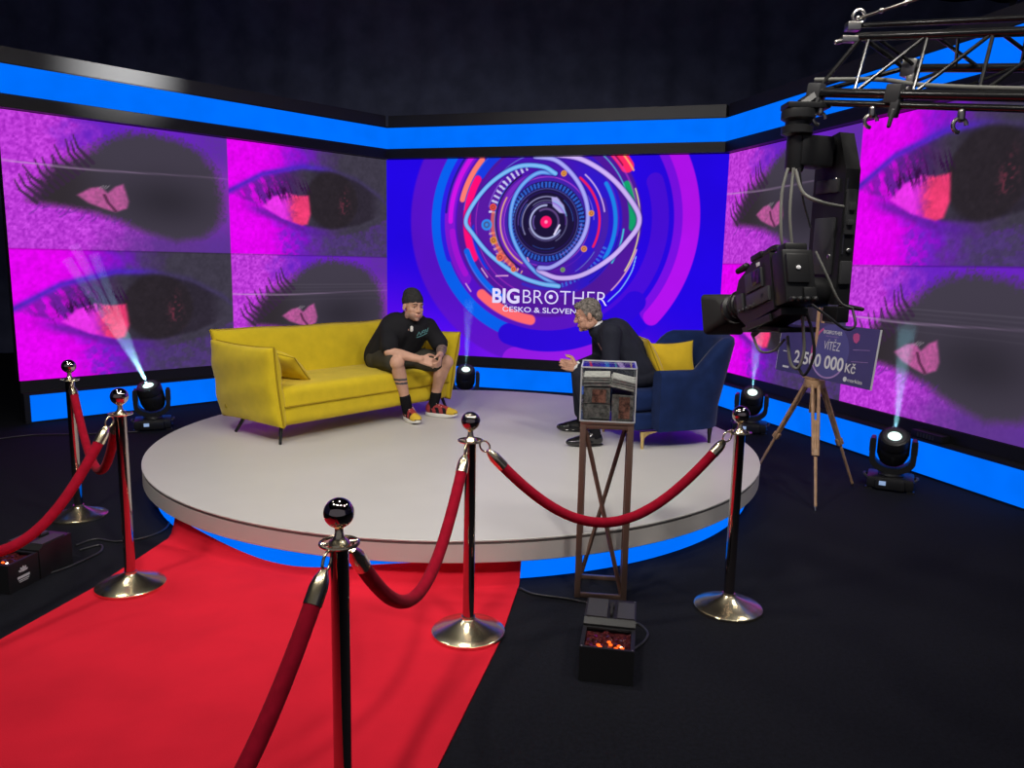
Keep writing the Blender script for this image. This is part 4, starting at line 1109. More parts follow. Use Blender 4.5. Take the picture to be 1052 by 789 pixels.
# ------------------------------------------------------------------ display case of banknotes on its stand
sx, sy = 0.466, 3.628; CROT = math.radians(-7)
t = thing('display_stand', 'slim bronze metal stand with crossed braces under the banknote case', 'stand', (sx, sy, 0), CROT)
w2 = .112; topz = .868
for a in (-1, 1):
    for c in (-1, 1):
        m = MB(); m.box((a * w2, c * w2, topz / 2), (.028, .028, topz - .002), bevel=.002); m.build('post', M['bronze'], t)
for z in (.012, topz - .012):
    for a in (-1, 1):
        m = MB(); m.box((0, a * w2, z), (2 * w2 - .026, .020, .020), bevel=.002); m.build('rail', M['bronze'], t)
        m = MB(); m.box((a * w2, 0, z), (.020, 2 * w2 - .026, .020), bevel=.002); m.build('rail', M['bronze'], t)
for c, sgn in ((-1, 1), (1, -1)):
    m = MB(); m.tube([(-sgn * (w2 - .012), c * w2, topz - .03), (sgn * (w2 - .012), c * w2, .03)], .012, 4, flat=.9); m.build('cross_brace', M['bronze'], t, angle=20)
m = MB(); m.box((0, 0, topz + .006), (.25, .25, .012), bevel=.002); m.build('top_plate', M['bronze'], t)
cz = topz + .014; cw = .255; chh = .252; th = .005
cx_, cy_ = 0.4660, 3.635
t = thing('acrylic_case', 'clear acrylic cube holding stacks of banknotes, on the bronze stand', 'display case', (cx_, cy_, cz), CROT)
for nm, c, s in (('front_pane', (0, -cw / 2 + th / 2, chh / 2), (cw, th, chh)), ('back_pane', (0, cw / 2 - th / 2, chh / 2), (cw, th, chh)), ('side_pane', (-cw / 2 + th / 2, 0, chh / 2), (th, cw - 2.2 * th, chh)), ('side_pane', (cw / 2 - th / 2, 0, chh / 2), (th, cw - 2.2 * th, chh)), ('lid_pane', (0, 0, chh + th / 2), (cw, cw, th)), ('floor_pane', (0, 0, th / 2), (cw - 2.2 * th, cw - 2.2 * th, th))):
    m = MB(); m.box(c, s); m.build(nm, M['acrylic'], t, smooth=False)
for a in (-1, 1):
    for c in (-1, 1):
        m = MB(); m.box((a * (cw / 2), c * (cw / 2), chh / 2), (.006, .006, chh)); m.build('glued_edge', M['acrylic_edge'], t, smooth=False)
    for z in (.0, chh + .003):
        m = MB(); m.box((0, a * cw / 2, z + .002), (cw, .006, .006)); m.build('glued_edge', M['acrylic_edge'], t, smooth=False)
        m = MB(); m.box((a * cw / 2, 0, z + .002), (.006, cw - .008, .006)); m.build('glued_edge', M['acrylic_edge'], t, smooth=False)
def CPOS(c): return (cx_ + c[0] * math.cos(CROT) - c[1] * math.sin(CROT), cy_ + c[0] * math.sin(CROT) + c[1] * math.cos(CROT))
def notes(label, c, s, body, band, rot=0.0, roll=0.0, seed=1, lines=None):
    """a bundle of banknotes: many thin sheets, printed faces on the front, a paper band around"""
    r = random.Random(seed)
    t = thing('banknote_bundle', label, 'banknotes', (*CPOS(c), cz + th + c[2]), CROT + rot, 'banknote bundles in the acrylic case'); t.rotation_euler[1] = roll
    m = MB(); n = 9
    for k in range(n):
        y = -s[1] / 2 + s[1] * (k + .5) / n
        m.box((r.uniform(-.002, .002), y, s[2] / 2 + r.uniform(-.001, .001)), (s[0], s[1] / n * .96, s[2]))
    bd = m.build('notes', [M['note_grey']], t, smooth=False)
    m = MB(); x0 = s[0] * (-.02)
    m.box((x0 + s[0] * .1, -s[1] / 2 - .0015, s[2] * .50), (s[0] * .52, .001, s[2] * .86)); m.build('portrait_print', M['note_brown'] if band else M['note_grey'], t, smooth=False)
    m = MB(); m.box((-s[0] * .30, 0, s[2] * .5), (s[0] * .07, s[1] + .008, s[2] + .002)); m.build('paper_band', M['note_grey'], t, smooth=False)
    return t
notes('bundle of grey notes, lower left in the acrylic case', (-.052, -.01, .002), (.125, .20, .072), 0, False, seed=2)
notes('bundle of red-brown notes, upper left of the standing ones in the case', (-.052, -.01, .078), (.125, .20, .074), 0, True, seed=3)
notes('bundle of red-brown notes, standing at the right in the acrylic case', (.070, -.01, .002), (.098, .20, .120), 0, True, seed=4)
def fan(label, c, s, roll, seed, n=11):
    r = random.Random(seed); t = thing('banknote_bundle', label, 'banknotes', (*CPOS(c), cz + th + c[2]), CROT, 'banknote bundles in the acrylic case'); t.rotation_euler[1] = roll
    m = MB(); m2 = MB()
    for k in range(n):
        (m if k % 3 else m2).box((r.uniform(-.004, .004), r.uniform(-.004, .004), s[2] * (k + .5) / n), (s[0], s[1], s[2] / n * .8))
    m.build('notes', M['note_pale'], t, smooth=False); m2.build('darker_notes', M['note_grey'], t, smooth=False)
fan('loose pale stack lying on top at the left in the case', (-.055, -.01, .160), (.125, .20, .046), -.03, 5)
fan('loose pale stack tilted to the right on top in the case', (.064, -.01, .148), (.110, .20, .045), .20, 6)

# ------------------------------------------------------------------ flame effect lamps on the floor
def flame_lamp(label, x, y, rz, logo):
    t = thing('flame_effect_lamp', label, 'effect lamp', (x, y, 0), rz, 'flame effect lamps')
    W = .212
    m = MB(); m.box((0, .002, .07), (W, .004, .138)); m.box((0, .178, .07), (W, .004, .138)); m.box((-W / 2 + .002, .09, .07), (.004, .172, .138)); m.box((W / 2 - .002, .09, .07), (.004, .172, .138)); m.box((0, .09, .004), (W - .01, .172, .006))
    m.box((0, .006, .142), (W, .012, .006)); m.box((0, .174, .142), (W, .012, .006)); m.box((-W / 2 + .008, .09, .142), (.016, .156, .006)); m.box((W / 2 - .008, .09, .142), (.016, .156, .006))
    m.build('lamp_housing', M['plastic'], t, smooth=False)
    m = MB(); r = random.Random(7)
    nx, ny = 12, 10; vv = [[m.bm.verts.new((-.088 + .176 * i / nx, .014 + .152 * j / ny, .132 + r.uniform(-.006, .006))) for i in range(nx + 1)] for j in range(ny + 1)]
    bb = [[m.bm.verts.new((-.088 + .176 * i / nx, .014 + .152 * j / ny, .120)) for i in range(nx + 1)] for j in range(ny + 1)]
    for j in range(ny):
        for i in range(nx):
            m.bm.faces.new((vv[j][i], vv[j][i + 1], vv[j + 1][i + 1], vv[j + 1][i])); m.bm.faces.new((bb[j][i], bb[j + 1][i], bb[j + 1][i + 1], bb[j][i + 1]))
    gl = m.build('faceted_glass', M['red_glass_frame'], t, smooth=False)
    spots = ((-.035, .045), (.005, .075), (.045, .05), (.058, .035), (-.028, .030), (.012, .055), (.034, .030)) if not logo else ((.03, .05),)
    for q in spots:
        m = MB(); m.ell((q[0], q[1], .136), (.0085, .0065, .0045), seg=9, rings=6); m.build('glowing_bulb', M['ember'], gl, smooth=False)
    m = MB(); m.prism([(.188, 0), (.188, .150), (.215, .168), (.400, .168), (.400, 0)], -W / 2, W / 2, Matrix(((0, 0, 1, 0), (1, 0, 0, 0), (0, 1, 0, 0), (0, 0, 0, 1)))); m.build('control_housing', M['plastic'], t, smooth=False)
    m = MB(); m.box((-.055, .30, .172), (.085, .17, .005)); m.box((.065, .29, .172), (.07, .15, .005)); m.build('top_plates', M['plastic_grey'], t, smooth=False)
    m = MB(); m.tube(bez([(.005, .23, .168), (.005, .235, .188), (.005, .30, .19), (.005, .305, .168)], 18), .006, 8); m.box((.005, .33, .174), (.02, .05, .012), bevel=.002); m.build('carry_handle', M['rubber'], t)
    for kx, ky in ((-W / 2 + .008, .006), (W / 2 - .008, .006), (W / 2 - .008, .390)):
        m = MB(); m.ell((kx, ky, .1465 if ky < .1 else .170), (.004, .004, .0025), seg=10, rings=6); m.build('screw', M['steel'], t)
    if logo:
        m = MB(); R_ = Matrix.Translation((W / 2 + .0008, .085, .085)) @ Matrix.Rotation(PI / 2, 4, 'Z') @ Matrix.Rotation(PI / 2, 4, 'X')
        for k in range(5):
            a = math.radians(20 + 35 * k); m.prism([(0, .000), (.024 * math.cos(a - .25), .024 * math.sin(a - .25)), (.030 * math.cos(a), .030 * math.sin(a)), (.020 * math.cos(a + .25), .020 * math.sin(a + .25))], 0, .001, R_)
        m.prism([(-.036, -.030), (.036, -.030), (.036, -.018), (-.036, -.018)], 0, .001, R_)
        m.prism([(-.030, -.040), (.032, -.040), (.032, -.036), (-.030, -.036)], 0, .001, R_); m.prism([(-.026, -.048), (.026, -.048), (.026, -.045), (-.026, -.045)], 0, .001, R_)
        m.build('white_emblem', M['logo_white'], t, smooth=False)
    return t
flame_lamp('black flame lamp box with orange glow on the floor before the bronze stand', .387, 2.745, math.radians(-10), False)
flame_lamp('black flame lamp box with a white emblem at the left edge beside the carpet', -2.478, 3.44, math.radians(-11), True)

# ------------------------------------------------------------------ moving head lights with their beams
def moving_head(label, x, y, face, aim, rays, power):
    """face: horizontal direction of the base front; aim: beam direction"""
    face = V((*face, 0)).normalized(); rz = math.atan2(face.y, face.x) + PI / 2
    t = thing('moving_head_light', label, 'stage light', (x, y, 0), rz, 'moving head lights before the screens')
    R3 = Matrix.Rotation(-rz, 3, 'Z'); a = (R3 @ V(aim)).normalized()
    m = MB(); m.box((0, 0, .055), (.32, .26, .085), bevel=.02); m.box((0, -.10, .050), (.20, .10, .075), bevel=.012); m.box((-.14, -.10, .006), (.05, .05, .012)); m.box((.14, -.10, .006), (.05, .05, .012)); m.box((.14, .10, .006), (.05, .05, .012)); m.box((-.14, .10, .006), (.05, .05, .012)); bs = m.build('base', M['plastic'], t)
    m = MB(); m.box((-.05, -.152, .060), (.045, .004, .030)); m.build('display', M['lcd'], bs, smooth=False)
    for k in (-1, 1):
        m = MB(); m.tube(bez([(k * .150, -.05, .065), (k * .178, -.02, .085), (k * .178, .03, .085), (k * .150, .06, .065)], 14), .009, 8); m.build('side_handle', M['plastic_grey'], bs)
    m = MB(); m.lathe([(0, .096), (.085, .096), (.09, .102), (.085, .118), (0, .118)], seg=28)
    prof = []
    for k in range(21):
        an = PI + PI * k / 20; prof.append((.150 * math.cos(an), .215 + .095 * math.sin(an)))
    outer = [(-.150, .375), (-.158, .36)] + [(-.158, .25)] + [(.158 * math.cos(PI + PI * k / 16), .225 + .112 * math.sin(PI + PI * k / 16)) for k in range(1, 16)] + [(.158, .25), (.158, .36), (.150, .375)]
    inner = [(.126, .375), (.120, .36), (.120, .25)] + [(.120 * math.cos(-PI * k / 16), .235 + .080 * math.sin(-PI * k / 16)) for k in range(1, 16)] + [(-.120, .25), (-.120, .36), (-.126, .375)]
    m.prism(outer + inner, -.065, .065, Matrix.Rotation(PI / 2, 4, 'X')); m.build('yoke', M['plastic'], t, angle=35)
    for k in (-1, 1):
        m = MB(); m.lathe([(0, -.022), (.05, -.022), (.055, 0), (.05, .022), (0, .022)], (k * .140, 0, .312), 24, Matrix.Rotation(PI / 2, 3, 'Y')); m.build('pivot_cover', M['plastic_grey'], t)
    # head
    rot = rot_to(V((1, 0, 0)) - a * a.x, a) if abs(a.x) < .95 else rot_to((0, 1, 0), a)
    hc = V((0, 0, .30))
    m = MB(); m.lathe([(0, -.125), (.06, -.125), (.092, -.105), (.106, -.06), (.110, 0), (.110, .04), (.104, .05), (.104, .056), (.110, .062), (.108, .105), (.100, .128), (.075, .135), (.070, .128), (0, .126)], hc, 36, rot)
    for k in range(8):
        an = 2 * PI * k / 8; m.box(hc + rot @ V((.104 * math.cos(an), .104 * math.sin(an), -.02)), (.012, .02, .08), rot @ Matrix.Rotation(an, 3, 'Z'), bevel=.003)
    hd_ = m.build('head', M['plastic'], t, angle=35)
    m = MB(); m.lathe([(.048, .127), (.056, .136), (.076, .138), (.084, .133), (.086, .127)], hc, 36, rot); m.build('lens_ring', M['plastic_grey'], hd_, angle=40)
    m = MB(); m.lathe([(0, .137), (.030, .135), (.047, .129), (0, .1265)], hc, 28, rot); m.build('lens', M['lens_white'], hd_)
    lensp = hc + a * .15
    for off, L, r0, r1 in rays:
        dirl = (a + R3 @ V(off)).normalized(); ro = rot_to(V((1, 0, 0)) - dirl * dirl.x, dirl)
        m = MB(); n = 10; m.lathe([(0, 0)] + [(r0 + (r1 - r0) * k / n, L * k / n) for k in range(n + 1)] + [(0, L)], lensp, 20, ro); m.build('hazy_beam', M['haze'], t)
    # one lamp behind the lens feeds every ray of the fixture
    mean = sum((V(r_[0]) for r_ in rays), V((0, 0, 0))) / len(rays); dirl = (a + R3 @ mean).normalized()
    wide = max(dirl.angle((a + R3 @ V(r_[0])).normalized()) for r_ in rays) if len(rays) > 1 else 0.0
    L, r0, r1 = rays[0][1:]
    sd = bpy.data.lights.new('beam_lamp', 'SPOT'); sd.energy = power; sd.spot_size = 2 * (wide + math.atan((r1 - r0 * .3) / L) * 1.05); sd.spot_blend = .6 if len(rays) == 1 else .2; sd.shadow_soft_size = .012; sd.color = (.45, .85, 1.0)
    so = bpy.data.objects.new('beam_lamp', sd); C.objects.link(so); so.parent = t; so.location = lensp - dirl * .004; so.rotation_euler = dirl.to_track_quat('-Z', 'Y').to_euler()
    return t
def toward(x, y): return (-x, -y)
one = [((0, 0, 0), 1.0, .018, .075)]
moving_head('moving head light sending up a beam at the far right, before the right screens', 2.865, 5.56, toward(2.86, 5.56), (-.25, -.50, .83), one, 900)
moving_head('moving head light glowing behind the navy armchair and the right rope post', 2.385, 7.45, (-.35, -.95), (-.16, -.55, .82), [((0, 0, 0), .8, .018, .08)], 420)
moving_head('moving head light beside the right end of the yellow sofa, behind the stage', -.535, 8.62, (.10, -1), (.06, -.50, .86), [((0, 0, 0), .9, .018, .07)], 420)
moving_head('moving head light with several thin beams before the left screens', -3.395, 7.06, (.38, -.92), (-.02, -.42, .90), [((-.30, 0, .05), 1.3, .014, .045), ((-.20, .0, .06), 1.4, .014, .045), ((-.09, 0, .05), 1.3, .014, .045)], 1500)

# ------------------------------------------------------------------ prize board on its wooden tripod
t = thing('wooden_tripod', 'pale wooden tripod easel carrying the purple prize board', 'tripod', (2.19, 5.45, 0))
apex = V((0, 0, .80))
for fx, fy in ((1.935 - 2.19, 5.86 - 5.45), (2.067 - 2.19, 4.95 - 5.45), (2.588 - 2.19, 5.555 - 5.45)):
    f = V((fx, fy, 0)); k = f.normalized(); sd = V((-k.y, k.x, 0)); a0 = apex + k * .055
    m = MB()
    for s_ in (-1, 1): m.tube([a0 + sd * .022 * s_, a0.lerp(f, .58) + sd * .014 * s_], .012, 8)
    m.box(a0.lerp(f, .56), (.05, .03, .05), rot_to(f - a0, (0, 0, 1)), bevel=.004)
    leg = m.build('leg', M['wood'], t)
    m = MB(); m.tube([a0.lerp(f, .30), a0.lerp(f, .97)], [.013, .010], 8); m.build('lower_leg', M['wood'], leg)
    m = MB(); m.tube([a0.lerp(f, .965), f], [.010, .004], 8); m.build('foot_spike', M['steel'], leg)
m = MB(); m.lathe([(0, .77), (.07, .77), (.075, .79), (.07, .825), (.03, .83), (0, .83)], seg=24); m.build('head_plate', M['wood'], t)
m = MB(); m.box((-.012, 0, .98), (.022, .016, .80), bevel=.003); m.box((.022, 0, .98), (.022, .016, .80), bevel=.003); m.build('mast', M['wood'], t)
m = MB(); m.box((.0, -.01, .70), (.028, .028, .18), bevel=.004); m.build('centre_column', M['wood'], t)
m = MB(); m.box((-.03, 0, .834), (.05, .12, .010), rot_to((.958, .287, 0)), bevel=.002); m.build('ledge', M['wood'], t)

BW, BH = 1.0, .395
uR = V((0.2871, -0.9579, 0)); nR = V((-0.9579, -0.2871, 0))
bc = V((2.190, 5.362, 0.842)) + nR * .01
zax = (V((0, 0, 1)) - nR * .10).normalized()
board = bpy.data.objects.new('prize_board', None); C.objects.link(board)
mx_ = Matrix((uR, uR.cross(zax) * -1 * -1, zax)).transposed().to_4x4()
yax = zax.cross(uR); mx_ = Matrix((uR, yax, zax)).transposed().to_4x4(); mx_.translation = bc; board.matrix_world = mx_
tag(board, 'purple winner cheque board with white lettering, standing on the wooden tripod', 'cheque board')
m = MB(); m.box((0, .006, BH / 2), (BW, .012, BH)); m.build('panel', M['board'], board, smooth=False)
m = MB()
for s_ in (-1, 1): m.box((s_ * (BW / 2 + .0015), .006, BH / 2), (.003, .0125, BH))
m.build('white_edge', M['board_edge'], board, smooth=False)
RX = Matrix.Rotation(PI / 2, 4, 'X')
def bprism(name, poly, mt, dy=.0012): 
    m = MB(); m.prism(poly, 0, dy, RX); return m.build(name, mt, board, smooth=False)
def disc(cx, cz_, r0, a0=0, a1=360, r1=0.0, n=40):
    o = [(cx + r0 * math.cos(math.radians(a0 + (a1 - a0) * k / n)), cz_ + r0 * math.sin(math.radians(a0 + (a1 - a0) * k / n))) for k in range(n + (0 if a1 - a0 == 360 else 1))]
    if r1: o += [(cx + r1 * math.cos(math.radians(a0 + (a1 - a0) * k / n)), cz_ + r1 * math.sin(math.radians(a0 + (a1 - a0) * k / n))) for k in range(n, -1, -1)]
    return o
bprism('violet_disc', disc(.06, .20, .192), M['board_disc'])
bprism('lilac_arc', disc(.06, .20, .188, 215, 330, .176), M['board_lilac'], .002)
bprism('pink_arc', disc(.06, .20, .188, 120, 205, .172), M['board_pink'], .002)
bprism('pink_drop', [(.27, .345), (.30, .355), (.325, .345), (.33, .31), (.31, .285), (.285, .295), (.27, .32)], M['board_pink'], .002)
for z_ in (.24, .16): bprism('thin_line', [(.29, z_), (.44, z_ + .012), (.44, z_ + .015), (.29, z_ + .003)], M['board_lilac'], .002)
fit_text('board_title', 'BIGBROTHER', -.025, .165, .325, .026, M['white_print'], board, -.003, .012)
fit_text('board_subtitle', 'ČESKO & SLOVENSKO', .005, .135, .305, .009, M['board_lilac'], board, -.003, .0)
fit_text('board_winner', 'VÍTĚZ', .0, .165, .215, .062, M['white_print'], board, -.003, -.004)
fit_text('board_amount', '2 500 000', -.30, .225, .085, .092, M['white_print'], board, -.003, .022)
fit_text('board_currency', 'Kč', .245, .345, .085, .062, M['white_print'], board, -.003, .020)
fit_text('board_sponsor', 'markíza', .285, .425, .025, .026, M['white_print'], board, -.003, .010)
bprism('sponsor_disc', disc(.258, .037, .017), M['white_print'], .002)
bprism('small_print', [(-.42, .03), (-.35, .03), (-.35, .045), (-.42, .045)], M['white_print'], .002); bprism('small_print', [(-.44, .15), (-.36, .15), (-.36, .156), (-.44, .156)], M['white_print'], .002)

# ------------------------------------------------------------------ camera crane, remote head and camera
D = V((0.84, -1.0, -0.22)).normalized()
CT, CB_, CM_ = V((1.255, 3.0, 2.466)), V((1.119, 3.0, 2.267)), V((1.446, 3.0, 2.360))
t = thing('camera_crane_arm', 'black lattice crane arm reaching in from the upper right corner', 'crane', (0, 0, 0))
LEN = 2.3
for p, r in ((CT, .016), (CT + V((.012, .015, .045)), .010), (CB_, .017), (CB_ + V((.0, .0, -.036)), .012), (CM_, .015)):
    m = MB(); m.tube([p, p + D * LEN * .5, p + D * LEN], r, 12); m.build('chord_tube', M['tube'], t)
def on(p, s): return p + D * s
for k in range(11):
    s0 = .05 + .21 * k
    for a, c, o0, o1 in ((CT, CB_, 0, .10), (CB_, CT, .10, .21), (CT, CM_, .02, .0), (CM_, CB_, -.10, .0), (CM_, CT, -.08, .10)):
        if a is CM_ and k == 0 and o0 < 0: continue
        m = MB(); m.tube([on(a, s0 + o0), on(c, s0 + o1)], .0065 if a is not CM_ else .006, 8); m.build('lattice_brace', M['tube'], t)
for s0 in (.0, ):
    m = MB(); m.tube([on(CT, .02), on(CB_, .0)], .009, 8); m.tube([on(CT, .02), on(CM_, .0)], .009, 8); m.tube([on(CM_, .0), on(CB_, .0)], .009, 8); m.build('end_frame', M['tube'], t)
for p, s0 in ((CB_, .0), (CB_, .30), (CM_, .02)):
    m = MB(); q = on(p, s0); m.box(q, (.055, .045, .065), rot_to(D), bevel=.008); m.box(q + V((0, -.01, -.05)), (.03, .03, .06), rot_to(D), bevel=.006); m.cap(q + V((-.01, -.02, -.06)), q + V((-.02, -.02, -.11)), .009, .007); m.build('tube_clamp', M['plastic_grey'] if s0 != .02 else M['steel'], t)
for s0 in (.02, .22, .52):
    q = on(CB_, s0) + V((0, -.012, -.055)) if s0 else None
    m = MB(); m.tube([q + V((.022 * math.cos(k * PI / 8), .004, .022 * math.sin(k * PI / 8) - .04)) for k in range(13)], .007, 8); m.cap(q, q + V((0, 0, -.02)), .012); m.build('steel_hook', M['steel'], t)
m = MB(); q = CT + V((-.02, -.005, .035)); m.box(q, (.05, .04, .03), bevel=.006); m.box(q + V((-.01, 0, -.045)), (.06, .035, .022), bevel=.005); m.cap(q + V((-.035, 0, -.05)), q + V((-.055, 0, -.055)), .009); m.tube([q + V((.02 + .022 * math.cos(k * PI / 8), 0, .035 + .024 * math.sin(k * PI / 8))) for k in range(16)], .006, 8, closed=True); m.build('top_shackle', M['steel'], t)
m = MB(); m.tube([CB_ + V((.02, 0, 0)), V((1.10, 3.0, 2.235)), V((1.07, 3.0, 2.215))], .028, 8); m.box((1.085, 3.0, 2.215), (.16, .09, .022), bevel=.005); m.build('head_mount', M['plastic'], t)
tag((lambda m: (m.tube(bez([(1.253, 3.0, 2.530), (1.33, 2.93, 2.545), (1.41, 2.83, 2.556), (1.52, 2.70, 2.575), (1.75, 2.43, 2.61), (2.2, 1.90, 2.68)], 30), .0055, 8), [m.ell((1.253 + .06 * k, 3.0 - .055 * k, 2.532 + .011 * k), (.010, .010, .010)) for k in range(3)], m.build('stay_wire', M['steel'], None))[-1])(MB()), 'steel stay wire rising to the right from the tip of the crane arm', 'wire')

fwd = V((-0.19, 0.93, -0.29)).normalized(); fh = V((-0.33, 0.944, 0)).normalized(); rh = V((0.944, 0.33, 0))
h = thing('remote_camera_head', 'black remote pan and tilt bracket hanging from the crane, holding the camera', 'camera head', (1.06, 3.0, 2.19))
def hp(x, y, z): return V((x, y, z)) - V((1.06, 3.0, 2.19))
m = MB(); m.lathe([(0, .012), (.06, .012), (.062, .0), (.062, -.02), (.045, -.03), (.045, -.045), (.058, -.05), (.058, -.075), (.035, -.085), (.035, -.20), (.030, -.215), (0, -.215)], seg=28); m.build('pan_motor', M['plastic'], h, angle=35)
m = MB(); m.box(hp(1.125, 3.03, 2.055), (.15, .10, .115), rot_to(rh), bevel=.012); m.box(hp(1.19, 3.05, 2.085), (.14, .07, .05), rot_to(rh), bevel=.01); m.build('gear_box', M['plastic'], h)
AO = V((1.252, 3.065, 0))
R2 = rot_to(fh)     # x forward, y left, z up
prof = [(-.085, 1.475), (.085, 1.475), (.085, 2.02), (.05, 2.11), (-.035, 2.13), (-.085, 1.99)]
m = MB(); m.prism(prof, -.035, .035, Matrix.Translation(AO - V((1.06, 3.0, 2.19))) @ R2.to_4x4() @ Matrix.Rotation(PI / 2, 4, 'X')); arm_o = m.build('drop_arm', M['plastic'], h, smooth=False)
def ap(x, y, z): return AO + R2 @ V((x, y, 0)) + V((0, 0, z)) - V((1.06, 3.0, 2.19))
m = MB(); m.box(ap(-.088, .0, 1.83), (.012, .050, .17), R2, bevel=.004); m.box(ap(-.097, .0, 1.85), (.012, .030, .03), R2, bevel=.003); m.box(ap(-.097, .005, 1.79), (.014, .03, .02), R2, bevel=.003); m.build('electronics_box', M['plastic_grey'], arm_o)
m = MB(); m.box(ap(-.088, 0, 1.60), (.016, .055, .09), R2, bevel=.006); m.build('connector_box', M['plastic_grey'], arm_o)
m = MB(); m.box(ap(-.0, .040, 1.93), (.12, .012, .05), R2, bevel=.004); m.box(ap(.0, .038, 1.70), (.11, .010, .22), R2, bevel=.004); m.cap(ap(.03, .05, 2.03), ap(.03, .09, 2.03), .03); m.build('side_covers', M['plastic_grey'], arm_o)
m = MB(); m.lathe([(0, -.09), (.055, -.09), (.06, -.08), (.06, .06), (.055, .07), (0, .07)], ap(0, .10, 1.52), 28, rot_to(fh, R2 @ V((0, 1, 0)))); m.build('tilt_motor', M['plastic'], h, angle=35)
m = MB(); m.box(ap(-.03, .235, 1.384), (.20, .17, .020), R2, bevel=.004); m.box(ap(-.10, .04, 1.44), (.08, .06, .06), R2, bevel=.006); m.cap(ap(-.05, -.03, 1.47), ap(-.14, -.05, 1.462), .012, .008); m.build('camera_plate', M['plastic'], h)
m = MB()
for z_, y_ in ((1.95, .036), (1.66, .036)):
    m.ell(ap(-.04, y_ + .006, z_), (.010, .004, .012), R2)
m.box(ap(-.0865, .022, 1.72), (.002, .006, .10), R2); m.box(ap(-.0865, .024, 1.93), (.002, .005, .05), R2); m.ell(ap(-.090, -.008, 1.685), (.004, .013, .009), R2); m.build('worn_paint_marks', M['steel'], arm_o)

cam_t = bpy.data.objects.new('broadcast_camera', None); C.objects.link(cam_t)
rot = rot_to(fwd)          # x forward, y left, z up
mw = rot.to_4x4(); mw.translation = V((0.992, 2.985, 1.520)); cam_t.matrix_world = mw @ Matrix.Diagonal((.82, 1, 1, 1))
tag(cam_t, 'black broadcast camera with a big square lens hood, hanging from the crane', 'television camera')
m = MB()
XZ = Matrix.Rotation(PI / 2, 4, 'X')
m.prism([(-.165, -.10), (.10, -.115), (.165, -.07), (.175, .02), (.13, .075), (.02, .105), (-.165, .115)], -.065, .065, XZ); m.build('body', M['plastic'], cam_t, smooth=False)
m = MB(); m.box((-.02, .068, .040), (.15, .012, .075), bevel=.004); m.box((-.05, .070, -.035), (.20, .014, .055), bevel=.005); m.box((.12, .068, -.02), (.06, .012, .07), bevel=.004); m.box((-.10, .074, -.035), (.03, .006, .02), bevel=.002)
for k in range(5): m.ell((-.02 + .035 * k, .078, -.055), (.007, .004, .007))
m.build('side_panel', M['plastic_grey'], cam_t)
m = MB(); m.box((-.055, .0755, .045), (.075, .004, .055), bevel=.002); m.build('side_screen', M['tilescreen'], cam_t)
m = MB(); m.box((-.085, .0765, .088), (.026, .003, .014)); m.build('white_sticker', M['white_print'], cam_t, smooth=False)
m = MB(); m.tube(bez([(-.15, .01, .10), (-.14, .01, .138), (-.06, .01, .148), (.09, .01, .130), (.12, .01, .08)], 26), .014, 10); m.box((.0, .01, .115), (.20, .03, .03), bevel=.005); m.box((.03, .01, .150), (.10, .04, .022), bevel=.005); m.cap((.12, .03, .13), (.16, .05, .12), .016, .012); m.build('carrying_handle', M['plastic'], cam_t)
m = MB(); m.box((-.215, 0, .005), (.10, .125, .20), bevel=.012); m.box((-.27, .01, .03), (.02, .09, .11), bevel=.008); m.box((-.268, -.03, -.06), (.02, .05, .04), bevel=.006); m.box((-.225, 0, .115), (.07, .09, .03), bevel=.008)
for dy in (-.04, -.01, .02, .045): m.cap((-.27, dy, -.085), (-.29, dy, -.088), .010)
m.build('rear_adapter', M['plastic'], cam_t)
m = MB(); m.ell((-.283, .012, .03), (.004, .010, .008)); m.build('rear_indicator', M['white_print'], cam_t)
m = MB(); m.prism([(-.20, -.128), (.08, -.145), (.15, -.135), (.16, -.115), (.10, -.118), (-.20, -.104)], -.055, .055, XZ); m.box((-.02, .062, -.125), (.22, .012, .03), bevel=.004); m.cap((.12, 0, -.13), (.17, 0, -.14), .012); m.build('base_wedge', M['plastic'], cam_t, smooth=False)
m = MB(); RY = Matrix.Rotation(PI / 2, 3, 'Y')
m.lathe([(0, .17), (.055, .17), (.058, .20), (.050, .205), (.050, .24), (.056, .245), (.056, .285), (.048, .29), (.048, .315), (.062, .325), (.062, .365), (.05, .37), (0, .37)], seg=32, rot=RY); m.box((.24, -.06, -.01), (.12, .06, .09), bevel=.015); m.tube([(.262 + .0, .0575 * math.cos(k * PI / 16), .0575 * math.sin(k * PI / 16)) for k in range(32)], .006, 6, closed=True)
m.build('zoom_lens', M['plastic'], cam_t, angle=35)
m = MB()
def sq(w, hh, r, x, n=6):
    out = []
    for cx, cy, a0 in ((w - r, hh - r, 0), (-w + r, hh - r, 90), (-w + r, -hh + r, 180), (w - r, -hh + r, 270)):
        for k in range(n + 1): a = math.radians(a0 + 90 * k / n); out.append(V((x, cx + r * math.cos(a), cy + r * math.sin(a))))
    return out
rings = [[m.bm.verts.new(p) for p in q] for q in (sq(.060, .056, .05, .345), sq(.074, .070, .03, .375), sq(.096, .090, .022, .475), sq(.092, .086, .020, .475), sq(.066, .062, .03, .372), sq(.02, .02, .015, .371))]
for a, c in zip(rings[:-1], rings[1:]):
    n = len(a)
    for k in range(n): m.bm.faces.new((a[k], a[(k + 1) % n], c[(k + 1) % n], c[k]))
m.bm.faces.new(rings[0]); m.bm.faces.new(rings[-1]); m.build('lens_hood', M['rubber'], cam_t, angle=35)
m = MB(); m.ell((.374, 0, 0), (.012, .05, .048)); m.build('front_glass', M['lens_glass'], cam_t)

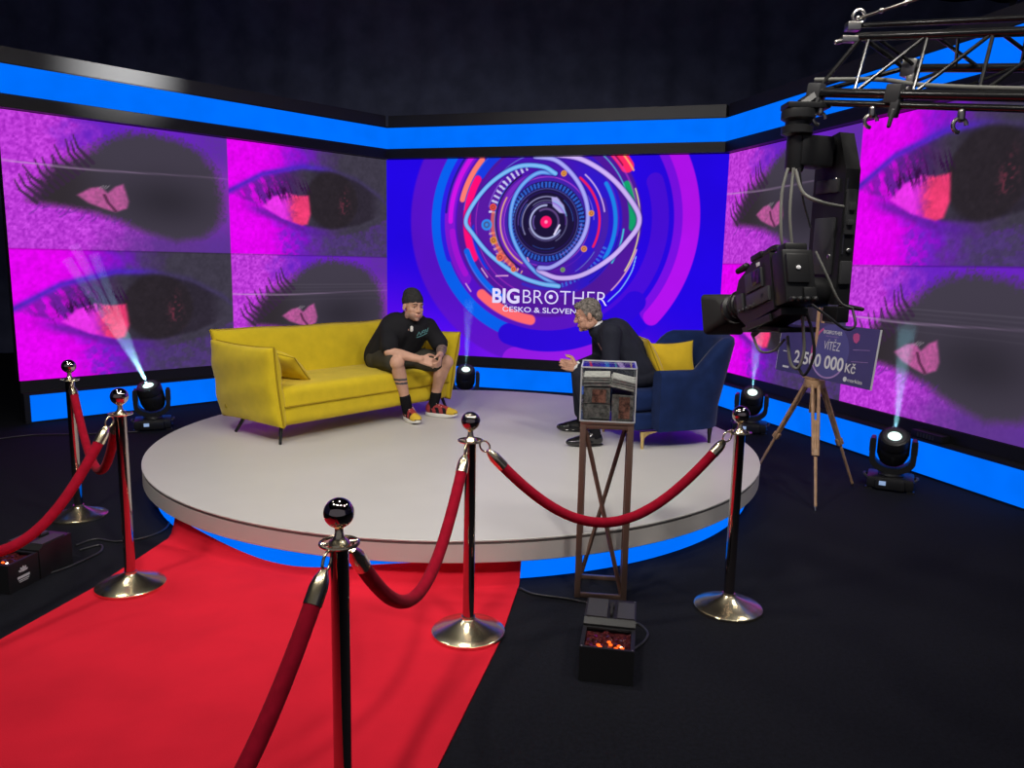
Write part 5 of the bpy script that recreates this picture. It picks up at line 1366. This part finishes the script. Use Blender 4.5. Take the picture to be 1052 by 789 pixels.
def cable(name, label, pts, r, mt, group=None):
    m = MB(); m.tube(bez(pts, 40), r, 8); o = m.build(name, mt, None, angle=80); return tag(o, label, 'cable', group)
G_, K_ = M['cable_grey'], M['cable_black']
cable('camera_cable', 'grey cable hanging straight down from the pan motor, left of two', [(1.022, 2.96, 1.985), (1.003, 2.950, 1.886), (1.006, 2.935, 1.742), (1.030, 2.95, 1.655)], .006, G_)
cable('camera_cable', 'grey cable hanging straight down from the pan motor, right of two', [(1.040, 2.95, 1.985), (1.032, 2.930, 1.814), (1.056, 2.93, 1.660)], .006, G_)
cable('camera_cable', 'grey cable sweeping from the pan motor across to the drop arm', [(1.045, 2.945, 1.979), (1.072, 2.920, 1.892), (1.139, 2.900, 1.856), (1.236, 2.945, 1.846)], .007, G_)
cable('camera_cable', 'thin black cable slanting down beside the drop arm', [(1.062, 2.95, 1.985), (1.092, 2.97, 1.874), (1.135, 2.985, 1.768)], .004, K_)
cable('camera_cable', 'grey cable running down the rear right of the camera', [(1.121, 2.880, 1.677), (1.164, 2.855, 1.582), (1.216, 2.855, 1.492), (1.287, 2.90, 1.466)], .005, G_)
cable('camera_cable', 'black cable looping out to the right below the camera rear', [(1.103, 2.835, 1.483), (1.160, 2.815, 1.440), (1.229, 2.815, 1.394), (1.277, 2.845, 1.407), (1.283, 2.89, 1.462)], .005, K_)
cable('camera_cable', 'pale grey cable hanging in a long loop below the camera', [(1.068, 2.825, 1.455), (1.073, 2.820, 1.402), (1.084, 2.820, 1.311), (1.071, 2.830, 1.244), (1.048, 2.850, 1.263), (1.040, 2.88, 1.36)], .006, G_)
cable('camera_cable', 'dark cable hanging below the camera in front of the prize board', [(1.085, 2.83, 1.455), (1.111, 2.830, 1.384), (1.126, 2.830, 1.293), (1.105, 2.850, 1.216), (1.08, 2.87, 1.25)], .006, K_)
cable('camera_cable', 'grey cable bulging under the camera base', [(.950, 3.02, 1.35), (.960, 2.94, 1.294), (1.006, 2.92, 1.298), (1.038, 2.90, 1.345)], .005, G_)
cable('crane_cable', 'grey cable bundle lying along the crane arm', [CB_ + V((.0, .02, .05)), on(CB_, .2) + V((.06, .05, .06)), on(CB_, .4) + V((.02, .0, .03)), on(CB_, .8) + V((0, .01, .025)), on(CB_, 1.6) + V((0, .01, .025))], .008, G_)
z = .006
cable('floor_cable', 'black cable on the floor at the far left before the left screens', [(-4.9, 6.2, z), (-4.57, 6.39, z), (-4.31, 6.64, z), (-3.96, 6.71, z), (-3.70, 6.78, z), (-3.45, 6.86, z)], .006, K_)
cable('floor_cable', 'black cable curving from the left lamp box to the stage', [(-2.42, 4.05, z), (-2.36, 4.15, z), (-2.23, 4.12, z), (-2.10, 4.19, z), (-2.05, 4.36, z), (-2.16, 4.62, z), (-2.3, 4.75, z)], .006, K_)
cable('floor_cable', 'black cable looping beside the left lamp box', [(-2.335, 3.66, z), (-2.29, 3.74, z), (-2.255, 3.85, z), (-2.236, 3.97, z), (-2.29, 4.06, z), (-2.36, 3.98, z)], .006, K_)
cable('floor_cable', 'black cable running from the carpet edge to the bronze stand', [(.06, 3.60, z), (.12, 3.54, z), (.23, 3.505, z), (.34, 3.47, z), (.42, 3.40, z), (.46, 3.20, z)], .006, K_)
cable('floor_cable', 'black cable looping right of the glowing lamp box', [(.535, 3.20, z), (.59, 3.245, z), (.622, 3.16, z), (.595, 3.08, z), (.54, 3.01, z)], .006, K_)
# small unit on the right ledge
bp_ = V((2.455, 9.081, 0)) + V((.2871, -.9579, 0)) * 3.28 + V((-.9579, -.2871, 0)) * .068
t = thing('power_supply_box', 'small black box lying on the ledge under the right eye screens', 'power box', (bp_.x, bp_.y, .2905), math.atan2(-.9579, .2871))
m = MB(); m.box((0, 0, .03), (.30, .085, .058), bevel=.005); m.build('case', M['black'], t)
m = MB()
for k in range(6): m.box((-.08 + .03 * k, -.0435, .03), (.012, .002, .035))
m.build('vent_slots', M['plastic_grey'], t, smooth=False)
